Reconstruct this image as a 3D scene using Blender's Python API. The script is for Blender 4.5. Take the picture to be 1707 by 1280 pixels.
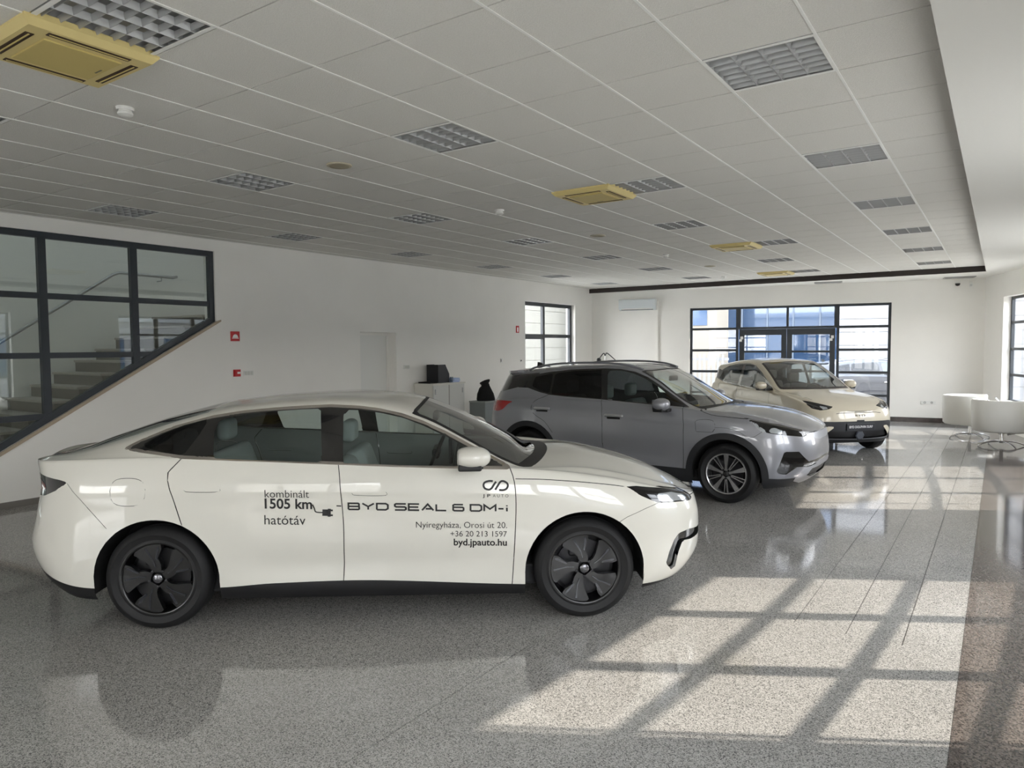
import bpy, bmesh, math, random
import numpy as np
from mathutils import Vector, Matrix
from mathutils.bvhtree import BVHTree
from mathutils.geometry import tessellate_polygon

for o in list(bpy.data.objects): bpy.data.objects.remove(o, do_unlink=True)
SC = bpy.context.scene
COL = SC.collection
R = math.radians
random.seed(4)

# ------------------------------------------------------------------ camera
CAM_H = 1.83; FPX = 1179.18; YAW, PITCH, ROLL = 0.60441, -0.052421, -0.00756
def cam_axes():
    cy, sy, cp, sp, cr, sr = math.cos(YAW), math.sin(YAW), math.cos(PITCH), math.sin(PITCH), math.cos(ROLL), math.sin(ROLL)
    f = Vector((-sy*cp, cy*cp, sp)); r = Vector((cy, sy, 0)); u = r.cross(f)
    return r*cr+u*sr, -r*sr+u*cr, f
CR, CU, CF = cam_axes()
cam = bpy.data.cameras.new('camera'); camo = bpy.data.objects.new('camera', cam); COL.objects.link(camo)
m = Matrix.Identity(4)
for i in range(3): m[i][0], m[i][1], m[i][2] = CR[i], CU[i], -CF[i]
m.translation = (0, 0, CAM_H); camo.matrix_world = m
cam.sensor_fit = 'HORIZONTAL'; cam.sensor_width = 36; cam.lens = 36*FPX/1707; cam.clip_start = .02; cam.clip_end = 500
SC.camera = camo
def pxray(x, y): return CF + CR*((x-853.5)/FPX) - CU*((y-640)/FPX)

# ------------------------------------------------------------------ world, sun, exposure
SUN_AZ, SUN_EL = R(30), R(33.9)
W = bpy.data.worlds.new('sky'); SC.world = W; W.use_nodes = True
nt = W.node_tree; bg = nt.nodes['Background']
tc = nt.nodes.new('ShaderNodeTexCoord'); sx = nt.nodes.new('ShaderNodeSeparateXYZ'); rp = nt.nodes.new('ShaderNodeValToRGB')
nt.links.new(tc.outputs['Generated'], sx.inputs[0]); nt.links.new(sx.outputs['Z'], rp.inputs[0]); nt.links.new(rp.outputs[0], bg.inputs[0])
rp.color_ramp.elements[0].position = 0.0; rp.color_ramp.elements[0].color = (1, 0.985, 0.962, 1)
rp.color_ramp.elements[1].position = .8; rp.color_ramp.elements[1].color = (0.74, 0.84, 1, 1)
bg.inputs[1].default_value = 4.6
sl = bpy.data.lights.new('sun', 'SUN'); sl.energy = 3.5; sl.angle = R(.6); sl.color = (1, .93, .84)
so = bpy.data.objects.new('sun', sl); COL.objects.link(so)
sd = Vector((math.cos(SUN_EL)*math.cos(SUN_AZ), math.cos(SUN_EL)*math.sin(SUN_AZ), math.sin(SUN_EL)))
so.rotation_euler = sd.to_track_quat('Z', 'Y').to_euler(); so.location = (15, 9, 12)
vs = SC.view_settings; vs.view_transform = 'Standard'; vs.look = 'None'; vs.gamma = 1; vs.use_curve_mapping = False
vs.exposure = 1.5
cy = SC.cycles; cy.max_bounces = 10; cy.diffuse_bounces = 6; cy.glossy_bounces = 5; cy.transparent_max_bounces = 16; cy.caustics_refractive = False
def portal(name, c, w, h, nrm):
    l = bpy.data.lights.new(name, 'AREA'); l.shape = 'RECTANGLE'; l.size = w; l.size_y = h; l.cycles.is_portal = True
    o = bpy.data.objects.new(name, l); COL.objects.link(o); o.location = c
    z = -Vector(nrm).normalized(); x = (Vector((0, 0, 1)) if abs(z.z) < .9 else Vector((0, 1, 0))).cross(z).normalized(); y = z.cross(x)
    mm = Matrix.Identity(4)
    for i in range(3): mm[i][0], mm[i][1], mm[i][2] = x[i], y[i], z[i]
    mm.translation = c; o.matrix_world = mm

# ------------------------------------------------------------------ materials
MT = {}
def lin(c): return tuple((v/255/12.92 if v/255 <= .04045 else ((v/255+.055)/1.055)**2.4) for v in c)
def pm(name, rgb, rough=.5, metal=0, coat=0, coat_r=.03, spec=.5, noise=None, bump=None, ior=None):
    if name in MT: return MT[name]
    mt = bpy.data.materials.new(name); mt.use_nodes = True; n = mt.node_tree.nodes; l = mt.node_tree.links; b = n['Principled BSDF']
    c = lin(rgb); b.inputs['Base Color'].default_value = (*c, 1); b.inputs['Roughness'].default_value = rough; b.inputs['Metallic'].default_value = metal
    b.inputs['Coat Weight'].default_value = coat; b.inputs['Coat Roughness'].default_value = coat_r; b.inputs['Specular IOR Level'].default_value = spec
    if ior: b.inputs['IOR'].default_value = ior
    if noise or bump:
        t = n.new('ShaderNodeTexCoord')
    if noise:
        sc, amt = noise; z = n.new('ShaderNodeTexNoise'); z.inputs['Scale'].default_value = sc; z.inputs['Detail'].default_value = 3
        l.new(t.outputs['Object'], z.inputs['Vector']); mr = n.new('ShaderNodeMapRange'); mr.inputs[1].default_value = .3; mr.inputs[2].default_value = .7
        mr.inputs[3].default_value = 1-amt; mr.inputs[4].default_value = 1+amt; l.new(z.outputs['Fac'], mr.inputs[0])
        mx = n.new('ShaderNodeVectorMath'); mx.operation = 'SCALE'; mx.inputs[0].default_value = c; l.new(mr.outputs[0], mx.inputs['Scale']); l.new(mx.outputs[0], b.inputs['Base Color'])
    if bump:
        sc, st = bump; z = n.new('ShaderNodeTexNoise'); z.inputs['Scale'].default_value = sc; z.inputs['Detail'].default_value = 4; l.new(t.outputs['Object'], z.inputs['Vector'])
        bp = n.new('ShaderNodeBump'); bp.inputs['Strength'].default_value = st; bp.inputs['Distance'].default_value = .01; l.new(z.outputs['Fac'], bp.inputs['Height']); l.new(bp.outputs[0], b.inputs['Normal'])
    MT[name] = mt; return mt
def glass(name, tint, refl=1.0, rough=0.0):
    if name in MT: return MT[name]
    mt = bpy.data.materials.new(name); mt.use_nodes = True; n = mt.node_tree.nodes; l = mt.node_tree.links
    n.remove(n['Principled BSDF']); out = n['Material Output']
    tr = n.new('ShaderNodeBsdfTransparent'); tr.inputs[0].default_value = (*tint, 1); gl = n.new('ShaderNodeBsdfGlossy'); gl.inputs['Roughness'].default_value = rough
    lw = n.new('ShaderNodeLayerWeight'); lw.inputs[0].default_value = .5
    pw = n.new('ShaderNodeMath'); pw.operation = 'POWER'; pw.inputs[1].default_value = 4.5; l.new(lw.outputs['Facing'], pw.inputs[0])
    mu = n.new('ShaderNodeMath'); mu.operation = 'MULTIPLY_ADD'; mu.inputs[1].default_value = .9*refl; mu.inputs[2].default_value = .045*refl; mu.use_clamp = True; l.new(pw.outputs[0], mu.inputs[0])
    mx = n.new('ShaderNodeMixShader'); l.new(mu.outputs[0], mx.inputs[0]); l.new(tr.outputs[0], mx.inputs[1]); l.new(gl.outputs[0], mx.inputs[2]); l.new(mx.outputs[0], out.inputs[0])
    MT[name] = mt; return mt
def paint(name, rgb, rough=.35, metal=0, inner=(70, 70, 70), spec=.5):
    """lacquered sheet: paint outside, fabric / plastic lining on the inner side"""
    mt = pm(name, rgb, rough, metal, coat=1, coat_r=.02, spec=spec); n = mt.node_tree.nodes; l = mt.node_tree.links
    b = n['Principled BSDF']; b2 = n.new('ShaderNodeBsdfDiffuse'); b2.inputs[0].default_value = (*lin(inner), 1)
    g = n.new('ShaderNodeNewGeometry'); mx = n.new('ShaderNodeMixShader'); l.new(g.outputs['Backfacing'], mx.inputs[0]); l.new(b.outputs[0], mx.inputs[1]); l.new(b2.outputs[0], mx.inputs[2])
    l.new(mx.outputs[0], n['Material Output'].inputs[0]); return mt
wall_m = pm('white_plaster', (238, 236, 231), .8, noise=(1.2, .02))
wallL_m = wall_m
soffit_m = pm('white_soffit', (232, 231, 226), .85)
frame_m = pm('anthracite_frame', (44, 50, 56), .4)
pane_m = glass('window_glass', (.97, .968, .96), 1.0)
stairpane_m = glass('stair_glass', (.90, .93, .91), 1.6)
black_m = pm('black_plastic', (20, 20, 22), .5)
gap_m = pm('panel_gap', (24, 22, 22), .7)
chrome_m = pm('chrome', (215, 215, 218), .12, 1)
alu_m = pm('brushed_steel', (175, 176, 176), .3, 1)
white_pl = pm('white_plastic', (228, 228, 224), .4)
red_m = pm('sign_red', (190, 28, 34), .45)
rubber_m = pm('tyre_rubber', (26, 26, 27), .62, spec=.35)
darkmet = pm('dark_metal', (50, 50, 52), .4, .8)

# ------------------------------------------------------------------ mesh helpers
def link(o, parent=None):
    COL.objects.link(o)
    if parent is not None: o.parent = parent
    return o
def obj(name, V, F, mat, parent=None, smooth=False, normals=None, angle=None):
    me = bpy.data.meshes.new(name); me.from_pydata([tuple(v) for v in V], [], [tuple(int(i) for i in f) for f in F])
    me.materials.append(mat); me.validate()
    if smooth or normals is not None: me.polygons.foreach_set('use_smooth', [True]*len(me.polygons))
    if normals is not None and len(me.vertices) == len(normals): me.normals_split_custom_set_from_vertices([tuple(n) for n in normals])
    if angle: me.set_sharp_from_angle(angle=R(angle))
    me.update(); return link(bpy.data.objects.new(name, me), parent)
def thing(name, label, cat, loc=(0, 0, 0), rz=0, group=None):
    o = bpy.data.objects.new(name, None); o.empty_display_size = .1; COL.objects.link(o); o.location = loc; o.rotation_euler = (0, 0, rz)
    return tag(o, label, cat, group)
def tag(o, label=None, cat=None, group=None, kind=None):
    for k, v in (('label', label), ('category', cat), ('group', group), ('kind', kind)):
        if v: o[k] = v
    return o
def copy_tree(o, parent=None):
    c = o.copy(); COL.objects.link(c); c.parent = parent
    for ch in list(o.children): copy_tree(ch, c)
    return c
class MB:
    def __init__(s): s.V = []; s.F = []
    def add(s, V, F):
        b = len(s.V); s.V += [tuple(v) for v in V]; s.F += [tuple(i+b for i in f) for f in F]; return s
    def box(s, x0, x1, y0, y1, z0, z1):
        return s.add([(x0,y0,z0),(x1,y0,z0),(x1,y1,z0),(x0,y1,z0),(x0,y0,z1),(x1,y0,z1),(x1,y1,z1),(x0,y1,z1)], [(0,3,2,1),(4,5,6,7),(0,1,5,4),(1,2,6,5),(2,3,7,6),(3,0,4,7)])
    def rbox(s, x0, x1, y0, y1, z0, z1, r=.02, seg=3, rot=None, piv=None):
        bm = bmesh.new(); bmesh.ops.create_cube(bm, size=1)
        for v in bm.verts: v.co = Vector(((x0+x1)/2+v.co.x*(x1-x0), (y0+y1)/2+v.co.y*(y1-y0), (z0+z1)/2+v.co.z*(z1-z0)))
        bmesh.ops.bevel(bm, geom=list(bm.edges), offset=min(r, .49*min(x1-x0, y1-y0, z1-z0)), segments=seg, profile=.5, affect='EDGES')
        if rot: bmesh.ops.rotate(bm, verts=bm.verts, cent=piv or ((x0+x1)/2, (y0+y1)/2, (z0+z1)/2), matrix=rot)
        bm.verts.index_update(); s.add([v.co[:] for v in bm.verts], [[v.index for v in f.verts] for f in bm.faces]); bm.free(); return s
    def prism(s, poly, mapf, d0, d1, holes=()):
        """poly (a,b) list extruded between depth d0 and d1; mapf(a,b,d)->xyz"""
        loops = [list(poly)]+[list(h) for h in holes]; flat = [p for q in loops for p in q]
        tri = tessellate_polygon([[Vector((a, b, 0)) for a, b in q] for q in loops]); n = len(flat)
        V = [mapf(a, b, d0) for a, b in flat]+[mapf(a, b, d1) for a, b in flat]
        F = [t for t in tri]+[tuple(i+n for i in reversed(t)) for t in tri]; b = 0
        for q in loops:
            k = len(q)
            for i in range(k): j = (i+1) % k; F.append((b+i, b+j, b+j+n, b+i+n))
            b += k
        return s.add(V, F)
    def tube(s, pts, r, n=8, closed=False, cap=True):
        P = [Vector(p) for p in pts]; k = len(P); rr = r if isinstance(r, (list, tuple)) else [r]*k; V = []; F = []; ref = None
        for i, p in enumerate(P):
            a = P[(i-1) % k] if (closed or i > 0) else p; b = P[(i+1) % k] if (closed or i < k-1) else p
            t = (b-a).normalized()
            if ref is None: ref = t.orthogonal().normalized()
            ref = (ref-t*ref.dot(t)).normalized(); q = t.cross(ref)
            for j in range(n): an = 2*math.pi*j/n; V.append(p+(ref*math.cos(an)+q*math.sin(an))*rr[i])
        for i in range(k if closed else k-1):
            for j in range(n): i2 = (i+1) % k; F.append((i*n+j, i*n+(j+1) % n, i2*n+(j+1) % n, i2*n+j))
        if cap and not closed: F.append(tuple(reversed(range(n)))); F.append(tuple((k-1)*n+j for j in range(n)))
        return s.add(V, F)
    def lathe(s, prof, n=48, axis='z', c=(0, 0, 0)):
        V = []; F = []; k = len(prof)
        for i in range(n):
            a = 2*math.pi*i/n
            for r, h in prof:
                x, y = r*math.cos(a), r*math.sin(a)
                V.append((c[0]+x, c[1]+y, c[2]+h) if axis == 'z' else (c[0]+x, c[1]+h, c[2]+y) if axis == 'y' else (c[0]+h, c[1]+x, c[2]+y))
        for i in range(n):
            i2 = (i+1) % n
            for j in range(k-1): F.append((i*k+j, i2*k+j, i2*k+j+1, i*k+j+1))
        return s.add(V, F)
    def build(s, name, mat, parent=None, smooth=False, angle=None): return obj(name, s.V, s.F, mat, parent, smooth or bool(angle), angle=angle)
def clean(o):
    bm = bmesh.new(); bm.from_mesh(o.data); bmesh.ops.recalc_face_normals(bm, faces=bm.faces); bm.to_mesh(o.data); bm.free(); return o
def smooth_line(pts, n=6, closed=False):
    P = [np.array(p, float) for p in pts]; k = len(P); out = []
    for i in range(k if closed else k-1):
        p0 = P[(i-1) % k] if (closed or i > 0) else P[i]; p1 = P[i]; p2 = P[(i+1) % k]; p3 = P[(i+2) % k] if (closed or i < k-2) else P[(i+1) % k]
        for j in range(n):
            t = j/n; out.append(.5*((2*p1)+(-p0+p2)*t+(2*p0-5*p1+4*p2-p3)*t*t+(-p0+3*p1-3*p2+p3)*t**3))
    if not closed: out.append(P[-1])
    return out
def ribbon(pts, w, closed=False):
    """flat stroke polygon quads in 2-D with mitred joints"""
    P = [np.array(p, float) for p in pts]; k = len(P); L = []; Rr = []
    for i in range(k):
        a = P[(i-1) % k] if (closed or i > 0) else None; b = P[(i+1) % k] if (closed or i < k-1) else None
        d1 = (P[i]-a) if a is not None else (b-P[i]); d2 = (b-P[i]) if b is not None else d1
        d1 = d1/np.linalg.norm(d1); d2 = d2/np.linalg.norm(d2); n1 = np.array([-d1[1], d1[0]]); n2 = np.array([-d2[1], d2[0]]); nn = n1+n2
        nn = nn/max(1e-6, np.linalg.norm(nn)); c = max(.35, nn@n1); L.append(P[i]+nn*w/2/c); Rr.append(P[i]-nn*w/2/c)
    V = L+Rr; F = [(i, (i+1) % k, (i+1) % k+k, i+k) for i in range(k if closed else k-1)]
    return V, F
# ------------------------------------------------------------------ the room
CEIL = 3.416; SOF = 3.30
GX = lambda j: .6*j-3.218
GY = lambda k: .6*k+2.128
XL = -9.45
FAC = lambda y: 1.55-(y-8.46)**2/61.6
FA = np.array([-9.45, 17.65]); FB = np.array([-.32, 19.157]); FD = (FB-FA)/np.linalg.norm(FB-FA); FN = np.array([-FD[1], FD[0]])
def pfar(u, z, d): p = FA+FD*u+FN*d; return (p[0], p[1], z)
def pleft(y, z, d): return (XL-d, y, z)
def pbox(mb, pf, u0, u1, z0, z1, d0, d1):
    return mb.add([pf(u0,z0,d0),pf(u1,z0,d0),pf(u1,z0,d1),pf(u0,z0,d1),pf(u0,z1,d0),pf(u1,z1,d0),pf(u1,z1,d1),pf(u0,z1,d1)], [(0,1,2,3),(7,6,5,4),(4,5,1,0),(5,6,2,1),(6,7,3,2),(7,4,0,3)])
def struct(name, mb, mat, parent=None):
    o = clean(mb.build(name, mat, parent))
    if parent is None: o['kind'] = 'structure'
    return o

# ---- granite floor
def granite(name, base, lo, hi, rough, scale=210):
    mt = pm(name, base, rough); n = mt.node_tree.nodes; l = mt.node_tree.links; b = n['Principled BSDF']
    t = n.new('ShaderNodeNewGeometry'); v = n.new('ShaderNodeTexVoronoi'); v.inputs['Scale'].default_value = scale; z = n.new('ShaderNodeTexNoise'); z.inputs['Scale'].default_value = 1.3
    l.new(t.outputs['Position'], v.inputs['Vector']); l.new(t.outputs['Position'], z.inputs['Vector'])
    sp = n.new('ShaderNodeSeparateColor'); l.new(v.outputs['Color'], sp.inputs[0])
    r = n.new('ShaderNodeValToRGB'); r.color_ramp.elements[0].position = .05; r.color_ramp.elements[1].position = .95
    r.color_ramp.elements[0].color = (*lin(lo), 1); r.color_ramp.elements[1].color = (*lin(hi), 1); e = r.color_ramp.elements.new(.35); e.color = (*lin(base), 1)
    l.new(sp.outputs[0], r.inputs[0])
    mr = n.new('ShaderNodeMapRange'); mr.inputs[1].default_value = .3; mr.inputs[2].default_value = .7; mr.inputs[3].default_value = .93; mr.inputs[4].default_value = 1.06; l.new(z.outputs['Fac'], mr.inputs[0])
    mx = n.new('ShaderNodeVectorMath'); mx.operation = 'SCALE'; l.new(r.outputs[0], mx.inputs[0]); l.new(mr.outputs[0], mx.inputs['Scale']); l.new(mx.outputs[0], b.inputs['Base Color'])
    return mt
floor_m = granite('grey_granite', (138, 136, 132), (82, 81, 80), (174, 171, 166), .07)
dark_gr = granite('brown_granite', (84, 77, 73), (48, 43, 40), (112, 104, 98), .08, 140)
joint_m = pm('floor_joint', (52, 50, 48), .6)
fl = struct('floor', MB().box(-9.45, 2.2, -6, 19.4, -.2, -.004), joint_m)
cols = [(-9.45, -2.343), (-2.337, -1.083), (-1.078, -.768), (-.763, -.455), (-.450, -.151)]
for i, (x0, x1) in enumerate(cols):
    for y0, y1 in ((-6, 6.327), (6.333, 19.4)):
        if i == 0:
            if y0 < 0: struct('floor_slab', MB().box(x0, x1, -6, 19.4, -.004, 0), floor_m, fl)
        elif y0 < 0: struct('floor_slab', MB().box(x0, x1, 4.801, y1, -.004, 0), floor_m, fl)
        else: struct('floor_slab', MB().box(x0, x1, y0, y1, -.004, 0), floor_m, fl)
struct('floor_slab', MB().box(-2.337, -.151, -6, 4.80, -.004, 0), floor_m, fl)
for y0, y1 in ((-6, 6.329), (6.332, 12.6), (12.603, 19.4)):
    struct('granite_border_slab', MB().box(-.149, 2.2, y0, y1, -.004, .0002), dark_gr, fl)['label'] = 'dark brown polished granite border slab'

# ---- left wall with stair window, door recess, glazed door
stairwin = [(1.0, 3.25), (1.0, .12), (2.36, .12), (3.3, .655), (6.085, 2.235), (6.085, 3.25)]
out = [(-6, 0), (8.905, 0), (8.905, 2.115), (9.825, 2.115), (9.825, 0), (14.26, 0), (14.26, 2.935), (16.70, 2.935), (16.70, 0), (17.9, 0), (17.9, 3.5), (-6, 3.5)]
wl = struct('wall_left', MB().prism(out, pleft, 0, .28, holes=[stairwin]), wall_m)
struct('baseboard_left', MB().box(XL+.001, XL+.014, -6, 8.9, 0, .075).box(XL+.001, XL+.014, 9.83, 14.25, 0, .075).box(XL+.001, XL+.014, 16.71, 17.6, 0, .075), pm('grey_stone', (120, 116, 110), .4))
# door in the recess
dr = thing('door_1', 'white flush door in a shallow recess of the left wall', None, (0, 0, 0)); dr['kind'] = 'structure'
MB().box(XL-.26, XL-.22, 8.905, 9.825, 0, 2.115).build('door_leaf', white_pl, dr)
MB().box(XL-.22, XL-.20, 8.905, 8.96, 0, 2.115).box(XL-.22, XL-.20, 9.77, 9.825, 0, 2.115).box(XL-.22, XL-.20, 8.96, 9.77, 2.06, 2.115).build('door_frame', wall_m, dr)
MB().tube([(XL-.22, 9.02, 1.04), (XL-.16, 9.02, 1.04), (XL-.16, 9.14, 1.04)], .01).build('door_handle', alu_m, dr)
# stair window
sw = thing('window_1', 'dark framed stair window with sloping lower edge in the left wall', None); sw['kind'] = 'structure'
def slope(y): return .655+(y-3.3)*(2.235-.655)/(6.085-3.3)
def swf(y, z, d): return (XL-.03-d, y, z)
k = .075
inner = [(1.0, 3.25-k), (1.0, .2), (2.36, .2), (2.40, .23), (3.3, .655+.09), (6.085-k, slope(6.085-k)+.09), (6.085-k, 3.25-k)]
outer = [(.95, 3.25), (.95, .12), (2.36, .12), (3.3, .655), (6.085, 2.235), (6.085, 3.25)]
inner2 = [(1.02, 3.25-k), (1.02, .2), (2.37, .2), (3.3, .655+.09), (6.085-k, slope(6.085-k)+.09), (6.085-k, 3.25-k)]
clean(MB().prism(outer, swf, 0, .07, holes=[inner2]).build('window_frame', frame_m, sw))
ms = [1.65, 2.745, 3.838, 4.932]
for y in ms: clean(pbox(MB(), swf, y-.045, y+.045, max(.15, slope(y)+.02), 3.25-k, .003, .067).build('mullion', frame_m, sw))
rz = [2.487, 1.768, 1.03]
for z in rz:
    ye = min(6.085-k, 3.3+(z-.655-.04)/((2.235-.655)/(6.085-3.3)))
    clean(pbox(MB(), swf, 1.02, ye, z-.035, z+.035, .006, .064).build('rail', frame_m, sw))
def clip_poly(poly, f):
    outp = []
    for i in range(len(poly)):
        a, b = poly[i], poly[(i+1) % len(poly)]; fa, fb = f(a), f(b)
        if fa >= 0: outp.append(a)
        if (fa >= 0) != (fb >= 0): t = fa/(fa-fb); outp.append((a[0]+(b[0]-a[0])*t, a[1]+(b[1]-a[1])*t))
    return outp
ys = [1.02]+ms+[6.085-k]; zs = [3.25-k]+rz+[.2]
for a in range(len(ys)-1):
    for b in range(len(zs)-1):
        q = [(ys[a], zs[b+1]), (ys[a+1], zs[b+1]), (ys[a+1], zs[b]), (ys[a], zs[b])]
        q = clip_poly(q, lambda p: p[1]-slope(p[0])-.09 if p[0] > 2.4 else 1)
        if len(q) >= 3: clean(MB().prism(q, swf, .03, .04).build('pane', stairpane_m, sw))
clean(MB().prism([(2.3, .07), (3.3, .61), (6.16, 2.235), (6.16, 2.26), (6.085, 2.235), (3.3, .655), (2.3, .1)], lambda y, z, d: (XL+.012-d, y, z), 0, .04).build('sloping_sill', pm('beige_stone', (176, 160, 140), .5), sw))
# stairwell behind the glass
for nm, bx in (('wall_stairs_back', (-11.85, -11.6, 0, 9.0, 0, 5.2)), ('wall_stairs_near', (-11.6, XL-.28, -.2, 0, 0, 5.2)), ('wall_stairs_far', (-11.6, XL-.28, 8.62, 8.75, 0, 5.2)), ('wall_stairs_front', (XL-.28, XL-.14, -.2, 8.75, 3.5, 5.2)), ('floor_stairs', (-11.6, XL-.285, 0, 8.6, -.2, -.02))):
    struct(nm, MB().box(*bx), wall_m)
sk = thing('window_9', 'glazed skylight over the stairwell', None); sk['kind'] = 'structure'  # made-up roof opening out of view, added to let daylight into the stairwell
for y in (0, 2.15, 4.3, 6.45): MB().box(-11.6, XL-.2, y+.03, y+2.12, 5.2, 5.21).build('pane', glass('opal_skylight', (.24, .24, .235), .5), sk)
for y in (0, 2.15, 4.3, 6.45, 8.6): MB().box(-11.6, XL-.2, y-.03, y+.03, 5.19, 5.25).build('bar', frame_m, sk)
portal('skylight_portal', (-10.65, 4.3, 5.3), 1.9, 8.6, (0.0001, 0, -1))
step_m = pm('stair_stone', (112, 106, 98), .4, noise=(40, .1)); nose_m = pm('stair_edge', (170, 164, 154), .5)
st = thing('staircase', 'grey stone staircase rising behind the sloping window', 'staircase', (-10.67, 0, 0))
for i in range(14):
    y = 2.30+i*.30
    clean(MB().box(-.72, .72, y, y+.34 if i < 13 else 8.55, max(0, .168*i-.12), .168*(i+1)-.03).build('step', step_m, st))
    MB().box(-.72, .72, y-.02, y+.31 if i < 13 else 8.55, .168*(i+1)-.03, .168*(i+1)).build('tread', nose_m, st)
hr = thing('handrail', 'steel handrail on the far wall of the stairwell', 'handrail', (-11.45, 0, 0))
MB().tube([(0, 2.6, .95), (0, 5.62, 3.0), (0, 5.72, 3.04), (0, 6.60, 3.03), (-.1, 6.72, 3.06)], .024, 10).build('rail', alu_m, hr, smooth=True)
for y, z in ((3.2, 1.36), (4.6, 2.31), (6.4, 3.03)): MB().tube([(0, y, z), (0, y, z-.07), (-.13, y, z-.07)], .008).build('bracket', alu_m, hr)
# glazed door in left wall
gd = thing('door_2', 'dark framed glazed door with transom lights in the left wall', None); gd['kind'] = 'structure'
gf = lambda y, z, d: (XL-.12-d, y, z)
def frame_grid(parent, pf, us, zs, w=.07, depth=.07, pane=pane_m, skip=()):
    u0, u1, z0, z1 = us[0], us[-1], zs[0], zs[-1]
    for i, u in enumerate(us):
        a, b = (u, u+w) if i == 0 else (u-w, u) if i == len(us)-1 else (u-w/2, u+w/2)
        clean(pbox(MB(), pf, a, b, z0, z1, 0, depth).build('mullion', frame_m, parent))
    for i, z in enumerate(zs):
        a, b = (z, z+w) if i == 0 else (z-w, z) if i == len(zs)-1 else (z-w/2, z+w/2)
        clean(pbox(MB(), pf, u0+.01, u1-.01, a, b, .004, depth-.004).build('rail', frame_m, parent))
    for i in range(len(us)-1):
        for j in range(len(zs)-1):
            if (i, j) in skip: continue
            clean(pbox(MB(), pf, us[i]+.02, us[i+1]-.02, zs[j]+.02, zs[j+1]-.02, depth*.45, depth*.55).build('pane', pane, parent))
frame_grid(gd, gf, [14.26, 15.30, 16.70], [0.0, 1.0, 2.10, 2.935], .09)
clean(pbox(MB(), gf, 14.35, 15.25, 2.02, 2.06, -.01, .08).build('door_head', frame_m, gd))

# ---- far wall with glazed entrance
struct('wall_far', MB().prism([(-.3, 0), (2.71, 0), (2.71, 2.81), (7.41, 2.81), (7.41, 0), (9.75, 0), (9.75, 3.6), (-.3, 3.6)], pfar, 0, .3), wall_m)
marble = pm('dark_marble', (58, 50, 48), .2, noise=(6, .45))
struct('baseboard_far', pbox(pbox(MB(), pfar, .02, 2.70, 0, .11, -.015, -.001), pfar, 7.42, 9.3, 0, .11, -.015, -.001), marble)
ew = thing('window_2', 'black framed glazed entrance with double doors in the far wall', None); ew['kind'] = 'structure'
ef = lambda u, z, d: pfar(u, z, d+.05)
rows = [0.0, .6, 1.15, 1.70, 2.255, 2.81]
frame_grid(ew, ef, [2.71, 3.94], rows, .06); frame_grid(ew, ef, [6.24, 7.41], rows, .06)
frame_grid(ew, ef, [3.94, 5.12, 6.24], [2.235, 2.81], .055)
for nm, u0, u1 in (('a', 3.97, 5.10), ('b', 5.11, 6.21)):
    df = MB(); pbox(df, ef, u0, u0+.12, .0, 2.23, -.01, .07); pbox(df, ef, u1-.12, u1, 0, 2.23, -.01, .07); pbox(df, ef, u0+.12, u1-.12, 2.08, 2.23, -.01, .07); pbox(df, ef, u0+.12, u1-.12, 0, .2, -.01, .07)
    lf = clean(df.build('door_leaf', frame_m, ew))
    for z in (.72, 1.17, 1.66): clean(pbox(MB(), ef, u0+.12, u1-.12, z-.025, z+.025, 0, .06).build('door_rail', frame_m, lf))
    clean(pbox(MB(), ef, u0+.12, u1-.12, .2, 2.08, .02, .03).build('pane', pane_m, lf))
for u in (4.03, 6.15): clean(pbox(pbox(MB(), ef, u-.03, u+.03, 1.98, 2.05, -.05, -.012), ef, u-.06, u+.0, 1.92, 1.98, -.05, -.012).build('door_hinge', white_pl, ew))

# ---- curved window front on the right
GRP = [(-4.9, -2.0), (-.4, 2.4), (4.53, 7.55), (10.2, 13.45), (15.2, 18.15)]
Z0, Z1 = .60, 2.80
wr = MB()
def fpt(y, d=0):
    s = -2*(y-8.46)/61.6; n = np.array([1, -s])/math.hypot(1, s); return np.array([FAC(y), y])+n*d
def seg(y0, y1, z0, z1, d0=0, d1=.215):
    k = max(1, int((y1-y0)/.4)+1)
    for i in range(k):
        a, b = y0+(y1-y0)*i/k, y0+(y1-y0)*(i+1)/k; P = [fpt(a, d0), fpt(a, d1), fpt(b, d1), fpt(b, d0)]
        wr.add([(*p, z0) for p in P]+[(*p, z1) for p in P], [(0,1,2,3),(7,6,5,4),(0,4,5,1),(1,5,6,2),(2,6,7,3),(3,7,4,0)])
yp = -6
for a, b in GRP: seg(yp, a, 0, 3.6); seg(a, b, 0, Z0); seg(a, b, Z1, 3.6); yp = b
seg(yp, 19.5, 0, 3.6)
struct('wall_right', wr, wall_m)
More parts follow.
